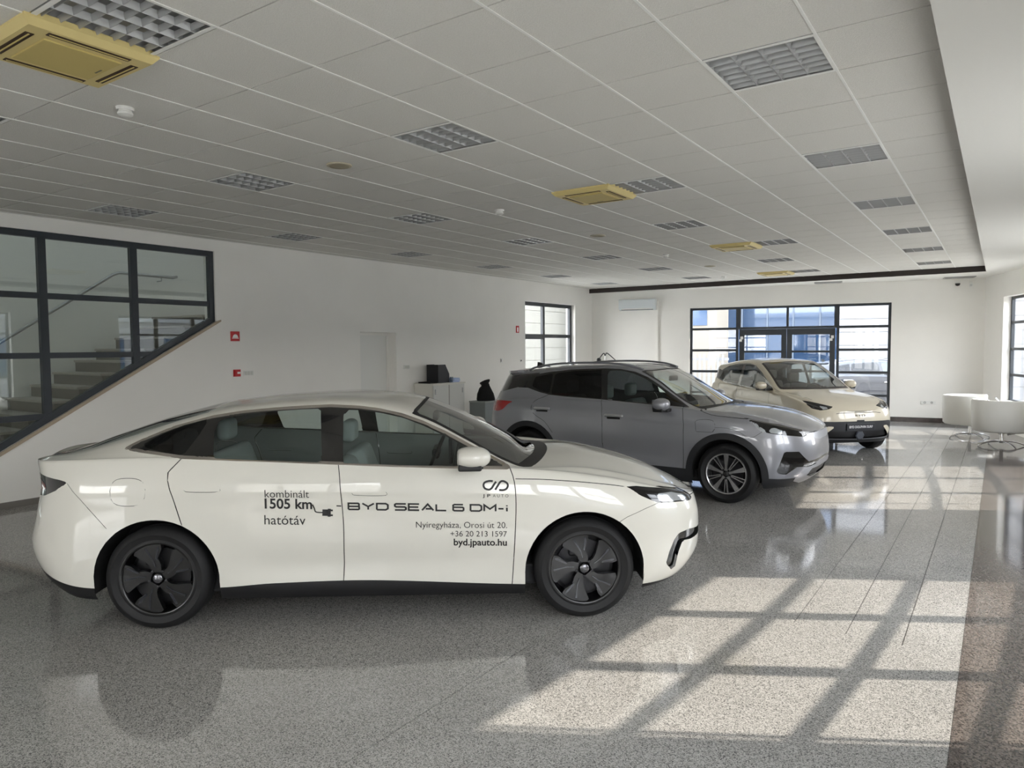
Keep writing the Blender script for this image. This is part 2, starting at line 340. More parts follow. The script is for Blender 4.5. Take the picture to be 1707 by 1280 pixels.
for gi, (a, b) in enumerate(GRP):
    w = thing(f'window_{gi+3}', 'black gridded window in the curved front', None); w['kind'] = 'structure'; n = 3; yy = [a+(b-a)*i/n for i in range(n+1)]
    for i in range(n):
        p, q = fpt(yy[i], .14), fpt(yy[i+1], .14); L = np.linalg.norm(q-p); d = (q-p)/L; nn = np.array([d[1], -d[0]])
        pf = lambda u, z, dd, p=p, d=d, nn=nn: (*(p+d*u+nn*dd), z)
        us = [-.03, L+.03]
        frame_grid(w, pf, [0, L], [Z0, 1.17, 1.71, 2.26, Z1], .055, .06)
    for yt in ({2: (a+.13,), 3: (a+.42,)}.get(gi, ())):
        p = fpt(yt, .15); MB().box(p[0]-.012, p[0]+.012, yt-.012, yt+.012, Z0, Z1).build('thin_bar', frame_m, w)
    c = fpt((a+b)/2, .23); s = -2*((a+b)/2-8.46)/61.6
    portal('window_portal', (c[0], c[1], (Z0+Z1)/2), b-a, Z1-Z0, (-1, s, 0))
    MBs = MB()
    P = [fpt(a, -.04), fpt(a, .25), fpt(b, .25), fpt(b, -.04)]
    MBs.add([(*p, Z0) for p in P]+[(*p, Z0+.03) for p in P], [(0,1,2,3),(7,6,5,4),(0,4,5,1),(1,5,6,2),(2,6,7,3),(3,7,4,0)])
    clean(MBs.build('window_sill', white_pl, w))
portal('entrance_portal', pfar(5.06, 1.4, .36), 4.7, 2.8, (-FN[0], -FN[1], 0))
portal('side_door_portal', (XL-.3, 15.48, 1.47), 2.4, 2.9, (1, 0, 0))
# ---- wall behind the camera with its own window
struct('wall_near', MB().prism([(-9.6, 0), (2.4, 0), (2.4, 3.6), (-9.6, 3.6)], lambda u, z, d: (u, -6-d, z), 0, .3, holes=[[(-6.5, .6), (-3.2, .6), (-3.2, 2.8), (-6.5, 2.8)]]), wall_m)
wn = thing('window_8', 'gridded window in the wall behind the viewer', None); wn['kind'] = 'structure'
frame_grid(wn, lambda u, z, d: (u, -6.15-d, z), [-6.5, -5.4, -4.3, -3.2], [.6, 1.15, 1.7, 2.25, 2.8], .06)
portal('near_window_portal', (-4.85, -6.32, 1.7), 3.3, 2.2, (0, 1, 0))

# ---- ceiling
tile_m = pm('mineral_fibre_tile', (222, 220, 214), .9, bump=(160, .5), noise=(90, .035))
tbar_m = pm('ceiling_tbar', (236, 236, 232), .35)
cg_m = pm('ceiling_void', (96, 95, 92), .9)
ce = struct('ceiling', MB().box(-9.6, -.28, -6.2, 17.55, CEIL+.075, CEIL+.095), cg_m)
XR = -.285; YE = 17.5
LIGHTS = {}
for k in (-1, 3, 7, 11, 15, 19, 23):
    for j in (3, -1, -5, -9):
        jj = 0 if (j == -1 and k in (7, 15)) else j
        LIGHTS[(jj, k)] = (j, k)
ACS = [(-2, -1), (-1, 7), (-1, 15), (-2, 23)]
cells = []
for j in range(-11, 5):
    for k in range(-14, 26):
        x0, x1 = max(GX(j), XL+.001), min(GX(j+1), XR); y0, y1 = max(GY(k), -6), min(GY(k+1), YE)
        if x1-x0 < .05 or y1-y0 < .05 or (j, k) in LIGHTS: continue
        cells.append((j, k, x0, x1, y0, y1))
vis = [c for c in cells if c[1] >= -2]
def showsize(c):
    p = Vector(((c[2]+c[3])/2, (c[4]+c[5])/2, CEIL-CAM_H)); w = p.dot(CF)
    if w < .2: return 0
    x, y = 853.5+FPX*p.dot(CR)/w, 640-FPX*p.dot(CU)/w
    return 0 if not (-90 < x < 1800 and -90 < y < 1280) else (c[3]-c[2])*(c[5]-c[4])/w**3
order = sorted([c for c in vis if showsize(c) > 0], key=lambda c: -showsize(c)); named = set((c[0], c[1]) for c in order[:296]); tile_me = None
rest = MB()
for c in cells:
    j, k, x0, x1, y0, y1 = c; g = .004
    full = abs(x1-x0-.6) < 1e-4 and abs(y1-y0-.6) < 1e-4
    if (j, k) in named:
        if full and tile_me is not None:
            o = tile_me.copy(); COL.objects.link(o); o.parent = ce
        else:
            o = MB().box(-(x1-x0)/2+g, (x1-x0)/2-g, -(y1-y0)/2+g, (y1-y0)/2-g, 0, .012).build('ceiling_tile', tile_m, ce)
            if full: tile_me = o
        o.location = ((x0+x1)/2, (y0+y1)/2, CEIL)
    else: rest.box(x0+g, x1-g, y0+g, y1-g, CEIL, CEIL+.012)
tag(rest.build('ceiling_tile_field', tile_m, ce), kind='stuff')
for j in range(-10, 5):
    x = GX(j); MB().box(x-.007, x+.007, -6, YE, CEIL-.004, CEIL+.012).build('ceiling_runner', tbar_m, ce)
MB().box(XL, XL+.022, -6, YE, CEIL-.005, CEIL+.011).build('wall_angle', tbar_m, ce)
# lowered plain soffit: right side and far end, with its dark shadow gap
sof = [(XR, -6)]+[(FAC(y)+.1, y) for y in np.linspace(-6, 19.1, 16)]+[(-.1, 19.35), (-9.5, 17.8), (-9.5, YE), (XR, YE)]
so_ = struct('ceiling_soffit', MB().prism(sof, lambda x, y, d: (x, y, SOF+d), 0, .04), soffit_m)
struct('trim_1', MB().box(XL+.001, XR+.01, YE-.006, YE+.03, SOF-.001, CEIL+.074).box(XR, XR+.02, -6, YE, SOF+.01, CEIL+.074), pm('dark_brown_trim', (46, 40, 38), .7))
struct('roof_slab', MB().prism([(-9.75, -6.4)]+[(FAC(y)+.3, y) for y in np.linspace(-6.4, 19.3, 14)]+[(-.2, 19.6), (-9.75, 18.0)], lambda x, y, d: (x, y, 3.58+d), 0, .3), wall_m)
# ceiling lights
lamp_m = pm('louvre_metal', (172, 173, 173), .36, .35); hous_m = pm('lamp_housing', (176, 177, 177), .4, .2); tube_m = pm('fluorescent_tube', (238, 238, 236), .3)
def make_light():
    t = thing('ceiling_light', 'x', 'ceiling light', group='louvred ceiling lights'); h = MB(); a = .292; z = .062
    h.box(-a, a, -a, a, z, z+.004).box(-a-.004, -a, -a, a, 0, z).box(a, a+.004, -a, a, 0, z).box(-a, a, -a-.004, -a, 0, z).box(-a, a, a, a+.004, 0, z)
    h.build('housing', hous_m, t)
    MB().box(-a-.004, a+.004, -a-.004, -a+.02, -.003, 0).box(-a-.004, a+.004, a-.02, a+.004, -.003, 0).box(-a-.004, -a+.006, -a+.02, a-.02, -.003, 0).box(a-.006, a+.004, -a+.02, a-.02, -.003, 0).build('frame', tbar_m, t)
    first = None
    for i in (-1, 0, 1):
        o = MB().add([(-.016, -a, .034), (.016, -a, .034), (.003, -a, 0), (-.003, -a, 0), (-.016, a, .034), (.016, a, .034), (.003, a, 0), (-.003, a, 0)], [(0,1,2,3),(7,6,5,4),(0,4,5,1),(1,5,6,2),(2,6,7,3),(3,7,4,0)]).build('divider', lamp_m, t) if first is None else first.copy()
        if first is None: first = o
        else: link(o, t)
        o.location.x = i*.146
    first = None
    for i in range(7):
        o = MB().add([(-a, -.012, .03), (-a, .012, .03), (-a, .002, .002), (-a, -.002, .002), (a, -.012, .03), (a, .012, .03), (a, .002, .002), (a, -.002, .002)], [(0,1,2,3),(7,6,5,4),(0,4,5,1),(1,5,6,2),(2,6,7,3),(3,7,4,0)]).build('lamella', lamp_m, t) if first is None else first.copy()
        if first is None: first = o
        else: link(o, t)
        o.location.y = (i-3)*.0835
    first = None
    for i in range(4):
        o = MB().tube([(0, -.28, .048), (0, .28, .048)], .008, 8).build('lamp_tube', tube_m, t) if first is None else first.copy()
        if first is None: first = o
        else: link(o, t)
        o.location.x = (i-1.5)*.146
    return t
CN = {3: 'row beside the white right soffit', -1: 'row with the yellow air conditioners', -5: 'third row from the right soffit', -9: 'row along the left wall'}
OR = ['first', 'second', 'third', 'fourth', 'fifth', 'sixth', 'seventh', 'eighth']
base = make_light(); used = False
for (jj, k), (j, _) in LIGHTS.items():
    if k == -1 and j in (3, -9): continue
    o = base if not used else copy_tree(base); used = True
    o.location = (GX(jj)+.3, GY(k)+.3, CEIL)
    n = (k+1)//4 if j in (-1, -5) else (k-3)//4
    o['label'] = f'grey louvred ceiling light, {OR[n]} from the viewer in the {CN[j]}'
# yellow cassettes
ac_m = pm('yellowed_plastic', (222, 203, 140), .5); ac2 = pm('yellowed_plastic_grille', (204, 184, 116), .55); slot_m = pm('vent_slot', (62, 44, 26), .7)
def make_ac():
    t = thing('ceiling_air_conditioner', 'x', 'air conditioner', group='yellowed ceiling cassette air conditioners'); a = .325
    P = [(-a, -a), (a, -a), (a, a), (-a, a)]; b = a-.028
    V = [(x, y, .0) for x, y in P]+[(x*b/a, y*b/a, -.032) for x, y in P]+[(x, y, .03) for x, y in P]
    clean(MB().add(V, [(4,5,6,7),(0,4,7,3),(1,5,4,0),(2,6,5,1),(3,7,6,2),(8,0,3,11),(9,1,0,8),(10,2,1,9),(11,3,2,10),(8,11,10,9)]).build('panel', ac_m, t))
    for q in range(4):
        o = MB().rbox(-.20, .20, .232, .274, -.035, -.027, .004).build('air_slot', slot_m, t); o.rotation_euler.z = q*math.pi/2
        MB().rbox(-.19, .19, .250, .258, -.038, -.032, .002).build('vane', ac2, o)
    MB().rbox(-.19, .19, -.19, .19, -.041, -.03, .010).build('grille', ac2, t)
    MB().box(-.05, .02, .160, .168, -.0425, -.040).build('badge', pm('badge_grey', (110, 104, 80), .5), t)
    return t
ACL = ['large yellow air conditioner cassette at the upper left, nearest the viewer', 'yellow air conditioner cassette in mid ceiling beside a louvred light', 'small yellow air conditioner cassette over the cream hatchback', 'farthest yellow air conditioner cassette by the far soffit edge']
b0 = make_ac()
for i, (j, k) in enumerate(ACS):
    o = b0 if i == 0 else copy_tree(b0); o.location = (GX(j)+.3, GY(k)+.3, CEIL-.012); o['label'] = ACL[i]
# detectors and speakers
def detector(x, y, label):
    t = thing('smoke_detector', label, 'smoke detector', (x, y, CEIL), group='white smoke detectors')
    MB().lathe([(0, -.018), (.052, -.018), (.056, 0)], 24).build('base', white_pl, t, angle=40)
    MB().lathe([(0, -.058), (.030, -.057), (.046, -.046), (.048, -.034), (.040, -.028), (.040, -.018)], 24).build('head', white_pl, t, angle=40)
for x, y, l in ((-4.77, 2.46, 'white smoke detector on the ceiling nearest the viewer'), (-4.82, 6.75, 'white smoke detector between two ceiling lights in mid room'), (-4.84, 11.75, 'white smoke detector far down the ceiling'), (-5.3, 16.3, 'tiny smoke detector by the far soffit edge')): detector(x, y, l)
sp_m = pm('speaker_beige', (190, 182, 160), .6); sp_g = pm('speaker_mesh', (168, 160, 138), .7, bump=(400, .6))
for x, y, l in ((-4.76, 4.28, 'round beige ceiling speaker nearest the viewer'), (-4.80, 9.14, 'round ceiling speaker half way down the room'), (-4.83, 14.0, 'small round ceiling speaker at the far end')):
    t = thing('ceiling_speaker', l, 'speaker', (x, y, CEIL), group='round ceiling speakers')
    MB().lathe([(.085, -.013), (.105, -.010), (.11, 0)], 32).build('rim', sp_m, t, angle=40); MB().lathe([(0, -.014), (.06, -.013), (.087, -.010)], 32).build('grille', sp_g, t, smooth=True)
for u, d, l in ((6.05, -.55, 'slim grey light panel in the far soffit above the entrance'), (8.7, -.45, 'slim grey light panel in the soffit near the right corner')):
    p = pfar(u, SOF, d); t = thing('soffit_light', l, 'ceiling light', p, math.atan2(FD[1], FD[0]), 'soffit light panels')
    MB().rbox(-.3, .3, -.15, .15, -.02, 0, .004).build('frame', pm('panel_grey', (150, 150, 148), .4), t); MB().box(-.27, .27, -.12, .12, -.023, -.019).build('diffuser', pm('panel_diff', (128, 128, 126), .5), t)
p = pfar(8.72, 3.19, -.05); t = thing('security_camera', 'small black camera high on the far wall near the right corner', 'camera', p); MB().lathe([(0, -.06), (.035, -.05), (.05, -.02), (.05, 0)], 20).build('dome', black_m, t, smooth=True); MB().rbox(-.05, .05, -.05, .05, 0, .03, .006).build('mount', white_pl, t)
p = pfar(8.98, 3.17, -.03); t = thing('motion_sensor', 'small white motion sensor beside the black camera', 'sensor', p); MB().rbox(-.03, .03, -.03, .03, -.06, .06, .012).build('body', white_pl, t); MB().rbox(-.02, .02, -.034, -.028, -.05, -.01, .003).build('lens', pm('sensor_lens', (200, 200, 200), .3), t)
# ------------------------------------------------------------------ car bodies: lofted shell, then cut into panels
def pchip(keys):
    K = np.array(sorted(keys), float); x, y = K[:, 0], K[:, 1]; h = np.diff(x); d = np.diff(y)/h; m_ = np.zeros(len(x))
    m_[0], m_[-1] = d[0], d[-1]
    for i in range(1, len(x)-1):
        if d[i-1]*d[i] > 0: w1, w2 = 2*h[i]+h[i-1], h[i]+2*h[i-1]; m_[i] = (w1+w2)/(w1/d[i-1]+w2/d[i])
    def f(q):
        q = np.clip(np.asarray(q, float), x[0], x[-1]); i = np.clip(np.searchsorted(x, q)-1, 0, len(x)-2); t = (q-x[i])/h[i]
        return (1+2*t)*(1-t)**2*y[i]+t*(1-t)**2*h[i]*m_[i]+t*t*(3-2*t)*y[i+1]+t*t*(t-1)*h[i]*m_[i+1]
    return f
def sdf_poly(P, poly):
    poly = np.array(poly, float); d = np.full(len(P), 1e9); s = np.zeros(len(P), bool); k = len(poly)
    for i in range(k):
        a, b = poly[i], poly[(i+1) % k]; e = b-a; L = e@e
        if L < 1e-12: continue
        w = P-a; t = np.clip(w@e/L, 0, 1); r = w-t[:, None]*e; d = np.minimum(d, (r*r).sum(1))
        c = (a[1] <= P[:, 1]) != (b[1] <= P[:, 1])
        if c.any():
            xi = a[0]+(P[:, 1]-a[1])/(e[1] if abs(e[1]) > 1e-12 else 1e-12)*e[0]; s ^= c & (P[:, 0] < xi)
    return np.sqrt(d)*np.where(s, -1, 1)
def sdf_line(P, line):
    line = np.array(line, float); d = np.full(len(P), 1e9)
    for a, b in zip(line[:-1], line[1:]):
        e = b-a; L = max(e@e, 1e-12); w = P-a; t = np.clip(w@e/L, 0, 1); r = w-t[:, None]*e; d = np.minimum(d, (r*r).sum(1))
    return np.sqrt(d)
class Shell:
    """right half of a car body (y<=0): vertices carry position, normal and line parameter v"""
    def __init__(s, sp):
        nr, nm, nf = sp.get('n', (36, 120, 44)); s.sp = sp; Wf = pchip(sp['W']); X = []; Y = []; Z = []
        zb, z5 = pchip(sp['z0']), pchip(sp['z5'])
        for i in range(6):
            xt, xn = sp['xt'][i], sp['xn'][i]; ar, af = sp['ar'], sp['af']
            ph = np.linspace(math.pi/2, 0, nr+1)[:-1]; xr = xt+ar-ar*np.sin(ph)**(2/sp['pr']); yr = np.cos(ph)**(2/sp['qr'])
            xm = np.linspace(xt+ar, xn-af, nm); ph = np.linspace(0, math.pi/2, nf+1)[1:]; xf = xn-af+af*np.sin(ph)**(2/sp['pf']); yf = np.clip(np.cos(ph), 0, 1)**(2/sp['qf'])
            x = np.concatenate([xr, xm, xf]); y = np.concatenate([yr, np.ones(nm), yf])
            kk = pchip(sp['k'][i])(x) if isinstance(sp['k'][i], list) else sp['k'][i]
            yy = y*Wf(x)*kk; z = zb(x)+(z5(x)-zb(x))*sp['fr'][i]
            if i == 5: z = z5(x)
            X.append(x); Y.append(yy); Z.append(z)
        x = X[5]; y5 = Y[5]; z5v = Z[5]; f8, z8, zc, f6, g6, bow = (pchip(sp[q]) for q in ('f8', 'z8', 'zc', 'f6', 'g6', 'bow'))
        y8 = y5*f8(x); z8v = z8(x); zcv = zc(x); y6 = y5*f6(x); z6 = z5v+g6(x)
        e = np.clip(y5/(.5*y5.max()), 0, 1)
        y7 = (y6+y8)/2+bow(x)*e; z7 = (z6+z8v)/2+np.where(bow(x) < 0, -bow(x)*e, 0)
        y7 = np.where(bow(x) < 0, (y6+y8)/2, y7)
        for a, b in ((y6, z6), (y7, z7), (y8, z8v), (y8*.5, z8v+(zcv-z8v)*.76), (y8*0, zcv)): X.append(x); Y.append(a); Z.append(b)
        L = np.stack([np.array(X), -np.array(Y), np.array(Z)], 2)      # lines x stations x 3
        subs = [2, 3, 4, 5, 4, 3, 4, 4, 5, 5]; rows = []; vv = []
        ext = np.concatenate([L[:1]*2-L[1:2], L, (L[-2:-1]*np.array([1, -1, 1]))])
        for i in range(10):
            p0, p1, p2, p3 = ext[i], ext[i+1], ext[i+2], ext[i+3]
            if i in sp.get('crease', ()): p0 = p1*2-p2
            if i+1 in sp.get('crease', ()): p3 = p2*2-p1
            for j in range(subs[i]):
                t = j/subs[i]; rows.append(.5*(2*p1+(p2-p0)*t+(2*p0-5*p1+4*p2-p3)*t*t+(3*p1-p0-3*p2+p3)*t**3)); vv.append(i+t)
        rows.append(L[10]); vv.append(10); G = np.array(rows); G[:, :, 1] = np.minimum(G[:, :, 1], 0)
        nv, ns = G.shape[:2]; v2 = np.repeat(np.array(vv)[:, None], ns, 1)
        if 'sculpt' in sp:
            G[:, :, 1] += sp['sculpt'](G[:, :, 0], G[:, :, 2], v2)*np.clip(-G[:, :, 1]/.5, 0, 1)
        du = np.gradient(G, axis=1); dv = np.gradient(G, axis=0); N = np.cross(dv, du); ln = np.linalg.norm(N, axis=2, keepdims=True)
        N = N/np.maximum(ln, 1e-9)
        out = (G[:, :, 1]-0)*N[:, :, 1]
        N = N*np.where(np.median(np.sign(out[np.abs(G[:, :, 1]) > .4])) < 0, -1, 1)
        N[-1, :, 1] = 0; N[-1] /= np.maximum(np.linalg.norm(N[-1], axis=1, keepdims=True), 1e-9)
        bad = (ln[:, :, 0] < 1e-9); N[bad] = (0, 0, 1)
        N[:, 0] = N[:, 1]; N[:, -1] = N[:, -2]; N[:, 0, 1] = 0; N[:, -1, 1] = 0
        N /= np.maximum(np.linalg.norm(N, axis=2, keepdims=True), 1e-9)
        s.V = G.reshape(-1, 3); s.N = N.reshape(-1, 3); s.v = v2.reshape(-1); T = []
        idx = np.arange(nv*ns).reshape(nv, ns); a, b, c, d = idx[:-1, :-1].ravel(), idx[:-1, 1:].ravel(), idx[1:, 1:].ravel(), idx[1:, :-1].ravel()
        T = np.concatenate([np.stack([a, b, c], 1), np.stack([a, c, d], 1)])
        ar_ = np.linalg.norm(np.cross(s.V[T[:, 1]]-s.V[T[:, 0]], s.V[T[:, 2]]-s.V[T[:, 0]]), axis=1); T = T[ar_ > 1e-10]
        fn = np.cross(s.V[T[:, 1]]-s.V[T[:, 0]], s.V[T[:, 2]]-s.V[T[:, 0]])
        if ((fn*s.N[T].mean(1)).sum(1)).mean() < 0: T = T[:, [0, 2, 1]]
        s.T = T; s.names = ['paint']; s.lab = np.zeros(len(T), int)
        s.bvh = BVHTree.FromPolygons([Vector(p) for p in s.V], [tuple(int(i) for i in t) for t in s.T])
    def proj(s, how): return {'side': s.V[:, [0, 2]], 'front': np.stack([-s.V[:, 1], s.V[:, 2]], 1), 'top': np.stack([s.V[:, 0], -s.V[:, 1]], 1), 'vx': np.stack([s.V[:, 0], s.v], 1)}[how]
    def split(s, g, ok):
        """split the triangles marked ok along g=0; returns nothing, labels are inherited"""
        g = np.where(np.abs(g) < 1e-5, 1e-5, g); neg = g < 0; tn = neg[s.T]; cnt = tn.sum(1); mix = (cnt > 0) & (cnt < 3) & ok
        T = s.T[mix]
        if not len(T): return
        tnm = tn[mix]; lone = np.where(cnt[mix] == 1, tnm.argmax(1), (~tnm).argmax(1)); r = np.arange(len(T))
        A, B, C = T[r, lone], T[r, (lone+1) % 3], T[r, (lone+2) % 3]
        n0 = len(s.V); E = np.sort(np.concatenate([np.stack([A, B], 1), np.stack([A, C], 1)]), 1)
        key = E[:, 0].astype(np.int64)*n0+E[:, 1]; u, inv = np.unique(key, return_inverse=True); ea, eb = u//n0, u % n0
        t = (g[ea]/(g[ea]-g[eb]))[:, None]; s.V = np.concatenate([s.V, s.V[ea]*(1-t)+s.V[eb]*t]); nn = s.N[ea]*(1-t)+s.N[eb]*t
        s.N = np.concatenate([s.N, nn/np.maximum(np.linalg.norm(nn, axis=1, keepdims=True), 1e-9)]); s.v = np.concatenate([s.v, s.v[ea]*(1-t[:, 0])+s.v[eb]*t[:, 0]])
        p, q = n0+inv[:len(T)], n0+inv[len(T):]; lm = s.lab[mix]
        s.T = np.concatenate([s.T[~mix], np.stack([A, p, q], 1), np.stack([p, B, C], 1), np.stack([p, C, q], 1)]); s.lab = np.concatenate([s.lab[~mix], lm, lm, lm])
    def allow(s, only): return np.ones(len(s.T), bool) if only is None else np.isin(s.lab, [s.names.index(q) for q in only if q in s.names])
    def cut(s, name, g, only=None):
        if name not in s.names: s.names.append(name)
        n0 = len(s.V); s.split(g, s.allow(only)); g2 = np.concatenate([g, np.zeros(len(s.V)-n0)])
        ins = (g2[s.T].sum(1) < 0) & s.allow(only); s.lab[ins] = s.names.index(name)
    def dom(s, g, x0=None, x1=None, v0=None, v1=None, z0=None, z1=None):
        if x0 is not None: g = np.maximum(g, x0-s.V[:, 0])
        if x1 is not None: g = np.maximum(g, s.V[:, 0]-x1)
        if z0 is not None: g = np.maximum(g, z0-s.V[:, 2])
        if z1 is not None: g = np.maximum(g, s.V[:, 2]-z1)
        if v0 is not None: g = np.maximum(g, (v0-s.v)*.05)
        if v1 is not None: g = np.maximum(g, (s.v-v1)*.05)
        return g
    def poly(s, name, pts, how='side', smooth=0, only=None, grow=0, **d):
        q = smooth_line(pts, smooth, True) if smooth else pts; s.cut(name, s.dom(sdf_poly(s.proj(how), q)-grow, **d), only)
    def line(s, name, pts, w=.004, how='side', smooth=0, only=('paint',), closed=False, **d):
        """a narrow strip along a polyline: split on both of its edges, then label what lies between"""
        q = smooth_line(pts, smooth) if smooth else [np.array(p, float) for p in pts]
        if closed: q = q+[q[0]]
        if name not in s.names: s.names.append(name)
        for off in (w/2, -w/2):
            sd = s.sdl(q, how); far = (np.abs(sd) > .09) | (s.dom(np.full(len(s.V), -1.), **d) > .05); s.split(sd-off, s.allow(only) & ~far[s.T].any(1))
        sd = s.sdl(q, how); dm = s.dom(np.full(len(s.V), -1.), **d); A_ = sd[s.T]; ins = (np.abs(A_).max(1) < w/2*1.5+1e-5) & (np.abs(A_.mean(1)) < w/2*.85) & (dm[s.T].max(1) < 0) & s.allow(only); s.lab[ins] = s.names.index(name)
    def sdl(s, line, how):
        P = s.proj(how); best = np.full(len(P), 1e9); sg = np.ones(len(P))
        for a, b in zip(line[:-1], line[1:]):
            e = b-a; L = e@e
            if L < 1e-12: continue
            w = P-a; t = np.clip(w@e/L, 0, 1); r = w-t[:, None]*e; dd = (r*r).sum(1); c = e[0]*w[:, 1]-e[1]*w[:, 0]; m_ = dd < best-1e-12
            best = np.where(m_, dd, best); sg = np.where(m_, np.where(c < 0, -1, 1), sg)
        return np.sqrt(best)*sg
    def components(s, name, seeds, default):
        """split the tris of one label into connected panels, named by the seed point nearest to them"""
        li = s.names.index(name); ti = np.where(s.lab == li)[0]; par = {}
        def find(a):
            while par[a] != a: par[a] = par[par[a]]; a = par[a]
            return a
        for t in ti:
            a, b, c = (int(q) for q in s.T[t])
            for q in (a, b, c): par.setdefault(q, q)
            ra = find(a); par[find(b)] = ra; par[find(c)] = ra
        root = np.array([find(int(s.T[t][0])) for t in ti]); cen = s.V[s.T[ti]].mean(1); nm = {}
        for n, p in seeds:
            r = root[np.argmin(((cen-np.array(p))**2).sum(1))]; nm.setdefault(r, n)
        for r in np.unique(root):
            n = nm.get(r, default)
            if n not in s.names: s.names.append(n)
            s.lab[ti[root == r]] = s.names.index(n)
    def emit(s, parent, mats, center=(), skip=('hole',), inset={}, labels={}, self_split=()):
        res = {}
        for li, n in enumerate(s.names):
            T = s.T[s.lab == li]
            if n in skip or len(T) == 0: continue
            u, inv = np.unique(T, return_inverse=True); V = s.V[u].copy(); N = s.N[u]; F = inv.reshape(-1, 3)
            if n in inset: V = V-N*inset[n]
            V2 = V*[1, -1, 1]; N2 = N*[1, -1, 1]; F2 = F[:, [0, 2, 1]]; mt = mats.get(n, mats['paint'])
            if n in self_split:
                for Fc in pieces(F):
                    uu, iv = np.unique(Fc, return_inverse=True); Fq = iv.reshape(-1, 3)
                    obj(n, V[uu], Fq, mt, parent, normals=N[uu]); obj(n, V2[uu], Fq[:, [0, 2, 1]], mt, parent, normals=N2[uu])
                continue
            if n in center: res[n] = [obj(n, np.concatenate([V, V2]), np.concatenate([F, F2+len(V)]), mt, parent, normals=np.concatenate([N, N2]))]
            else: res[n] = [obj(n, V, F, mt, parent, normals=N), obj(n, V2, F2, mt, parent, normals=N2)]
            if n == 'panel_gap':
                for o in res[n]: o['kind'] = 'stuff'
            if n in labels:
                for o in res[n]: o['label'] = labels[n]
        return res
def pieces(F):
    par = {}
    def find(a):
        while par[a] != a: par[a] = par[par[a]]; a = par[a]
        return a
    for t in F:
        a, b, c = (int(q) for q in t)
        for q in (a, b, c): par.setdefault(q, q)
        ra = find(a); par[find(b)] = ra; par[find(c)] = ra
    root = np.array([find(int(t[0])) for t in F]); return [F[root == r] for r in np.unique(root)]
class Car:
    def __init__(s, origin, deg): s.o = Vector((*origin, 0)); s.a = R(deg); s.inv = Matrix.Rotation(-s.a, 3, 'Z'); s.loc = origin; s.half = None
    def local_ray(s, x, y): return s.inv @ (Vector((0, 0, CAM_H))-s.o), (s.inv @ pxray(x, y)).normalized()
    def onside(s, sh, pts, ly=-.9):
        """pixels -> (x,z) on the near flank the ray meets (or on the plane y=ly where it passes the car)"""
        out = []
        for x, y in pts:
            o, d = s.local_ray(x, y); h = sh.bvh.ray_cast(o, d)[0]
            if h is None: t = (ly-o.y)/d.y; h = o+d*t
            out.append((h.x, h.z))
        return out
def onfront(car, sh, pts):
    out = []
    for x, y in pts:
        o, d = car.local_ray(x, y); best = None
        for m_ in (1, -1):
            h = sh.bvh.ray_cast(Vector((o.x, o.y*m_, o.z)), Vector((d.x, d.y*m_, d.z)))
            if h[0] is not None and (best is None or h[3] < best[1]): best = (h[0], h[3], m_)
        if best is None: continue
        out.append((-best[0].y, best[0].z))
    return out
def circ(cx, cz, r, n=40): return [(cx+r*math.cos(2*math.pi*i/n), cz+r*math.sin(2*math.pi*i/n)) for i in range(n)]
def surf_y(sh, x, z):
    h = sh.bvh.ray_cast(Vector((x, -2, z)), Vector((0, 1, 0)))[0]
    return h.y if h is not None else None
def decal(sh, V2, F, mat, parent, name, off=.0025):
    """lay a flat outline given in side coordinates (x,z) on the near flank"""
    ys = [surf_y(sh, x, z) for x, z in V2]; d = [y for y in ys if y is not None]; dm = sum(d)/max(1, len(d))
    return obj(name, [(x, (y if y is not None else dm)-off, z) for (x, z), y in zip(V2, ys)], F, mat, parent)
def text_mesh(txt, bold=0, shear=0):
    cu = bpy.data.curves.new('t', 'FONT'); cu.body = txt; cu.size = 1; cu.offset = bold; cu.resolution_u = 4; cu.fill_mode = 'BOTH'; cu.shear = shear
    ob = bpy.data.objects.new('t', cu); COL.objects.link(ob); dg = bpy.context.evaluated_depsgraph_get(); me = ob.evaluated_get(dg).to_mesh()
    V = np.array([v.co[:2] for v in me.vertices]); F = [tuple(p.vertices) for p in me.polygons]
    ob.evaluated_get(dg).to_mesh_clear(); bpy.data.objects.remove(ob); bpy.data.curves.remove(cu); return V, F
def fit2d(V, F, p0, p1, up=None):
    """scale flat text so that its left/right ends sit on p0,p1 (baseline), upright in z"""
    x0, x1 = V[:, 0].min(), V[:, 0].max(); p0, p1 = np.array(p0), np.array(p1); s = (p1[0]-p0[0])/(x1-x0); sy = up if up else s
    return [(p0[0]+(x-x0)*s, p0[1]+(p1[1]-p0[1])*(x-x0)/(x1-x0)+y*sy) for x, y in V], F
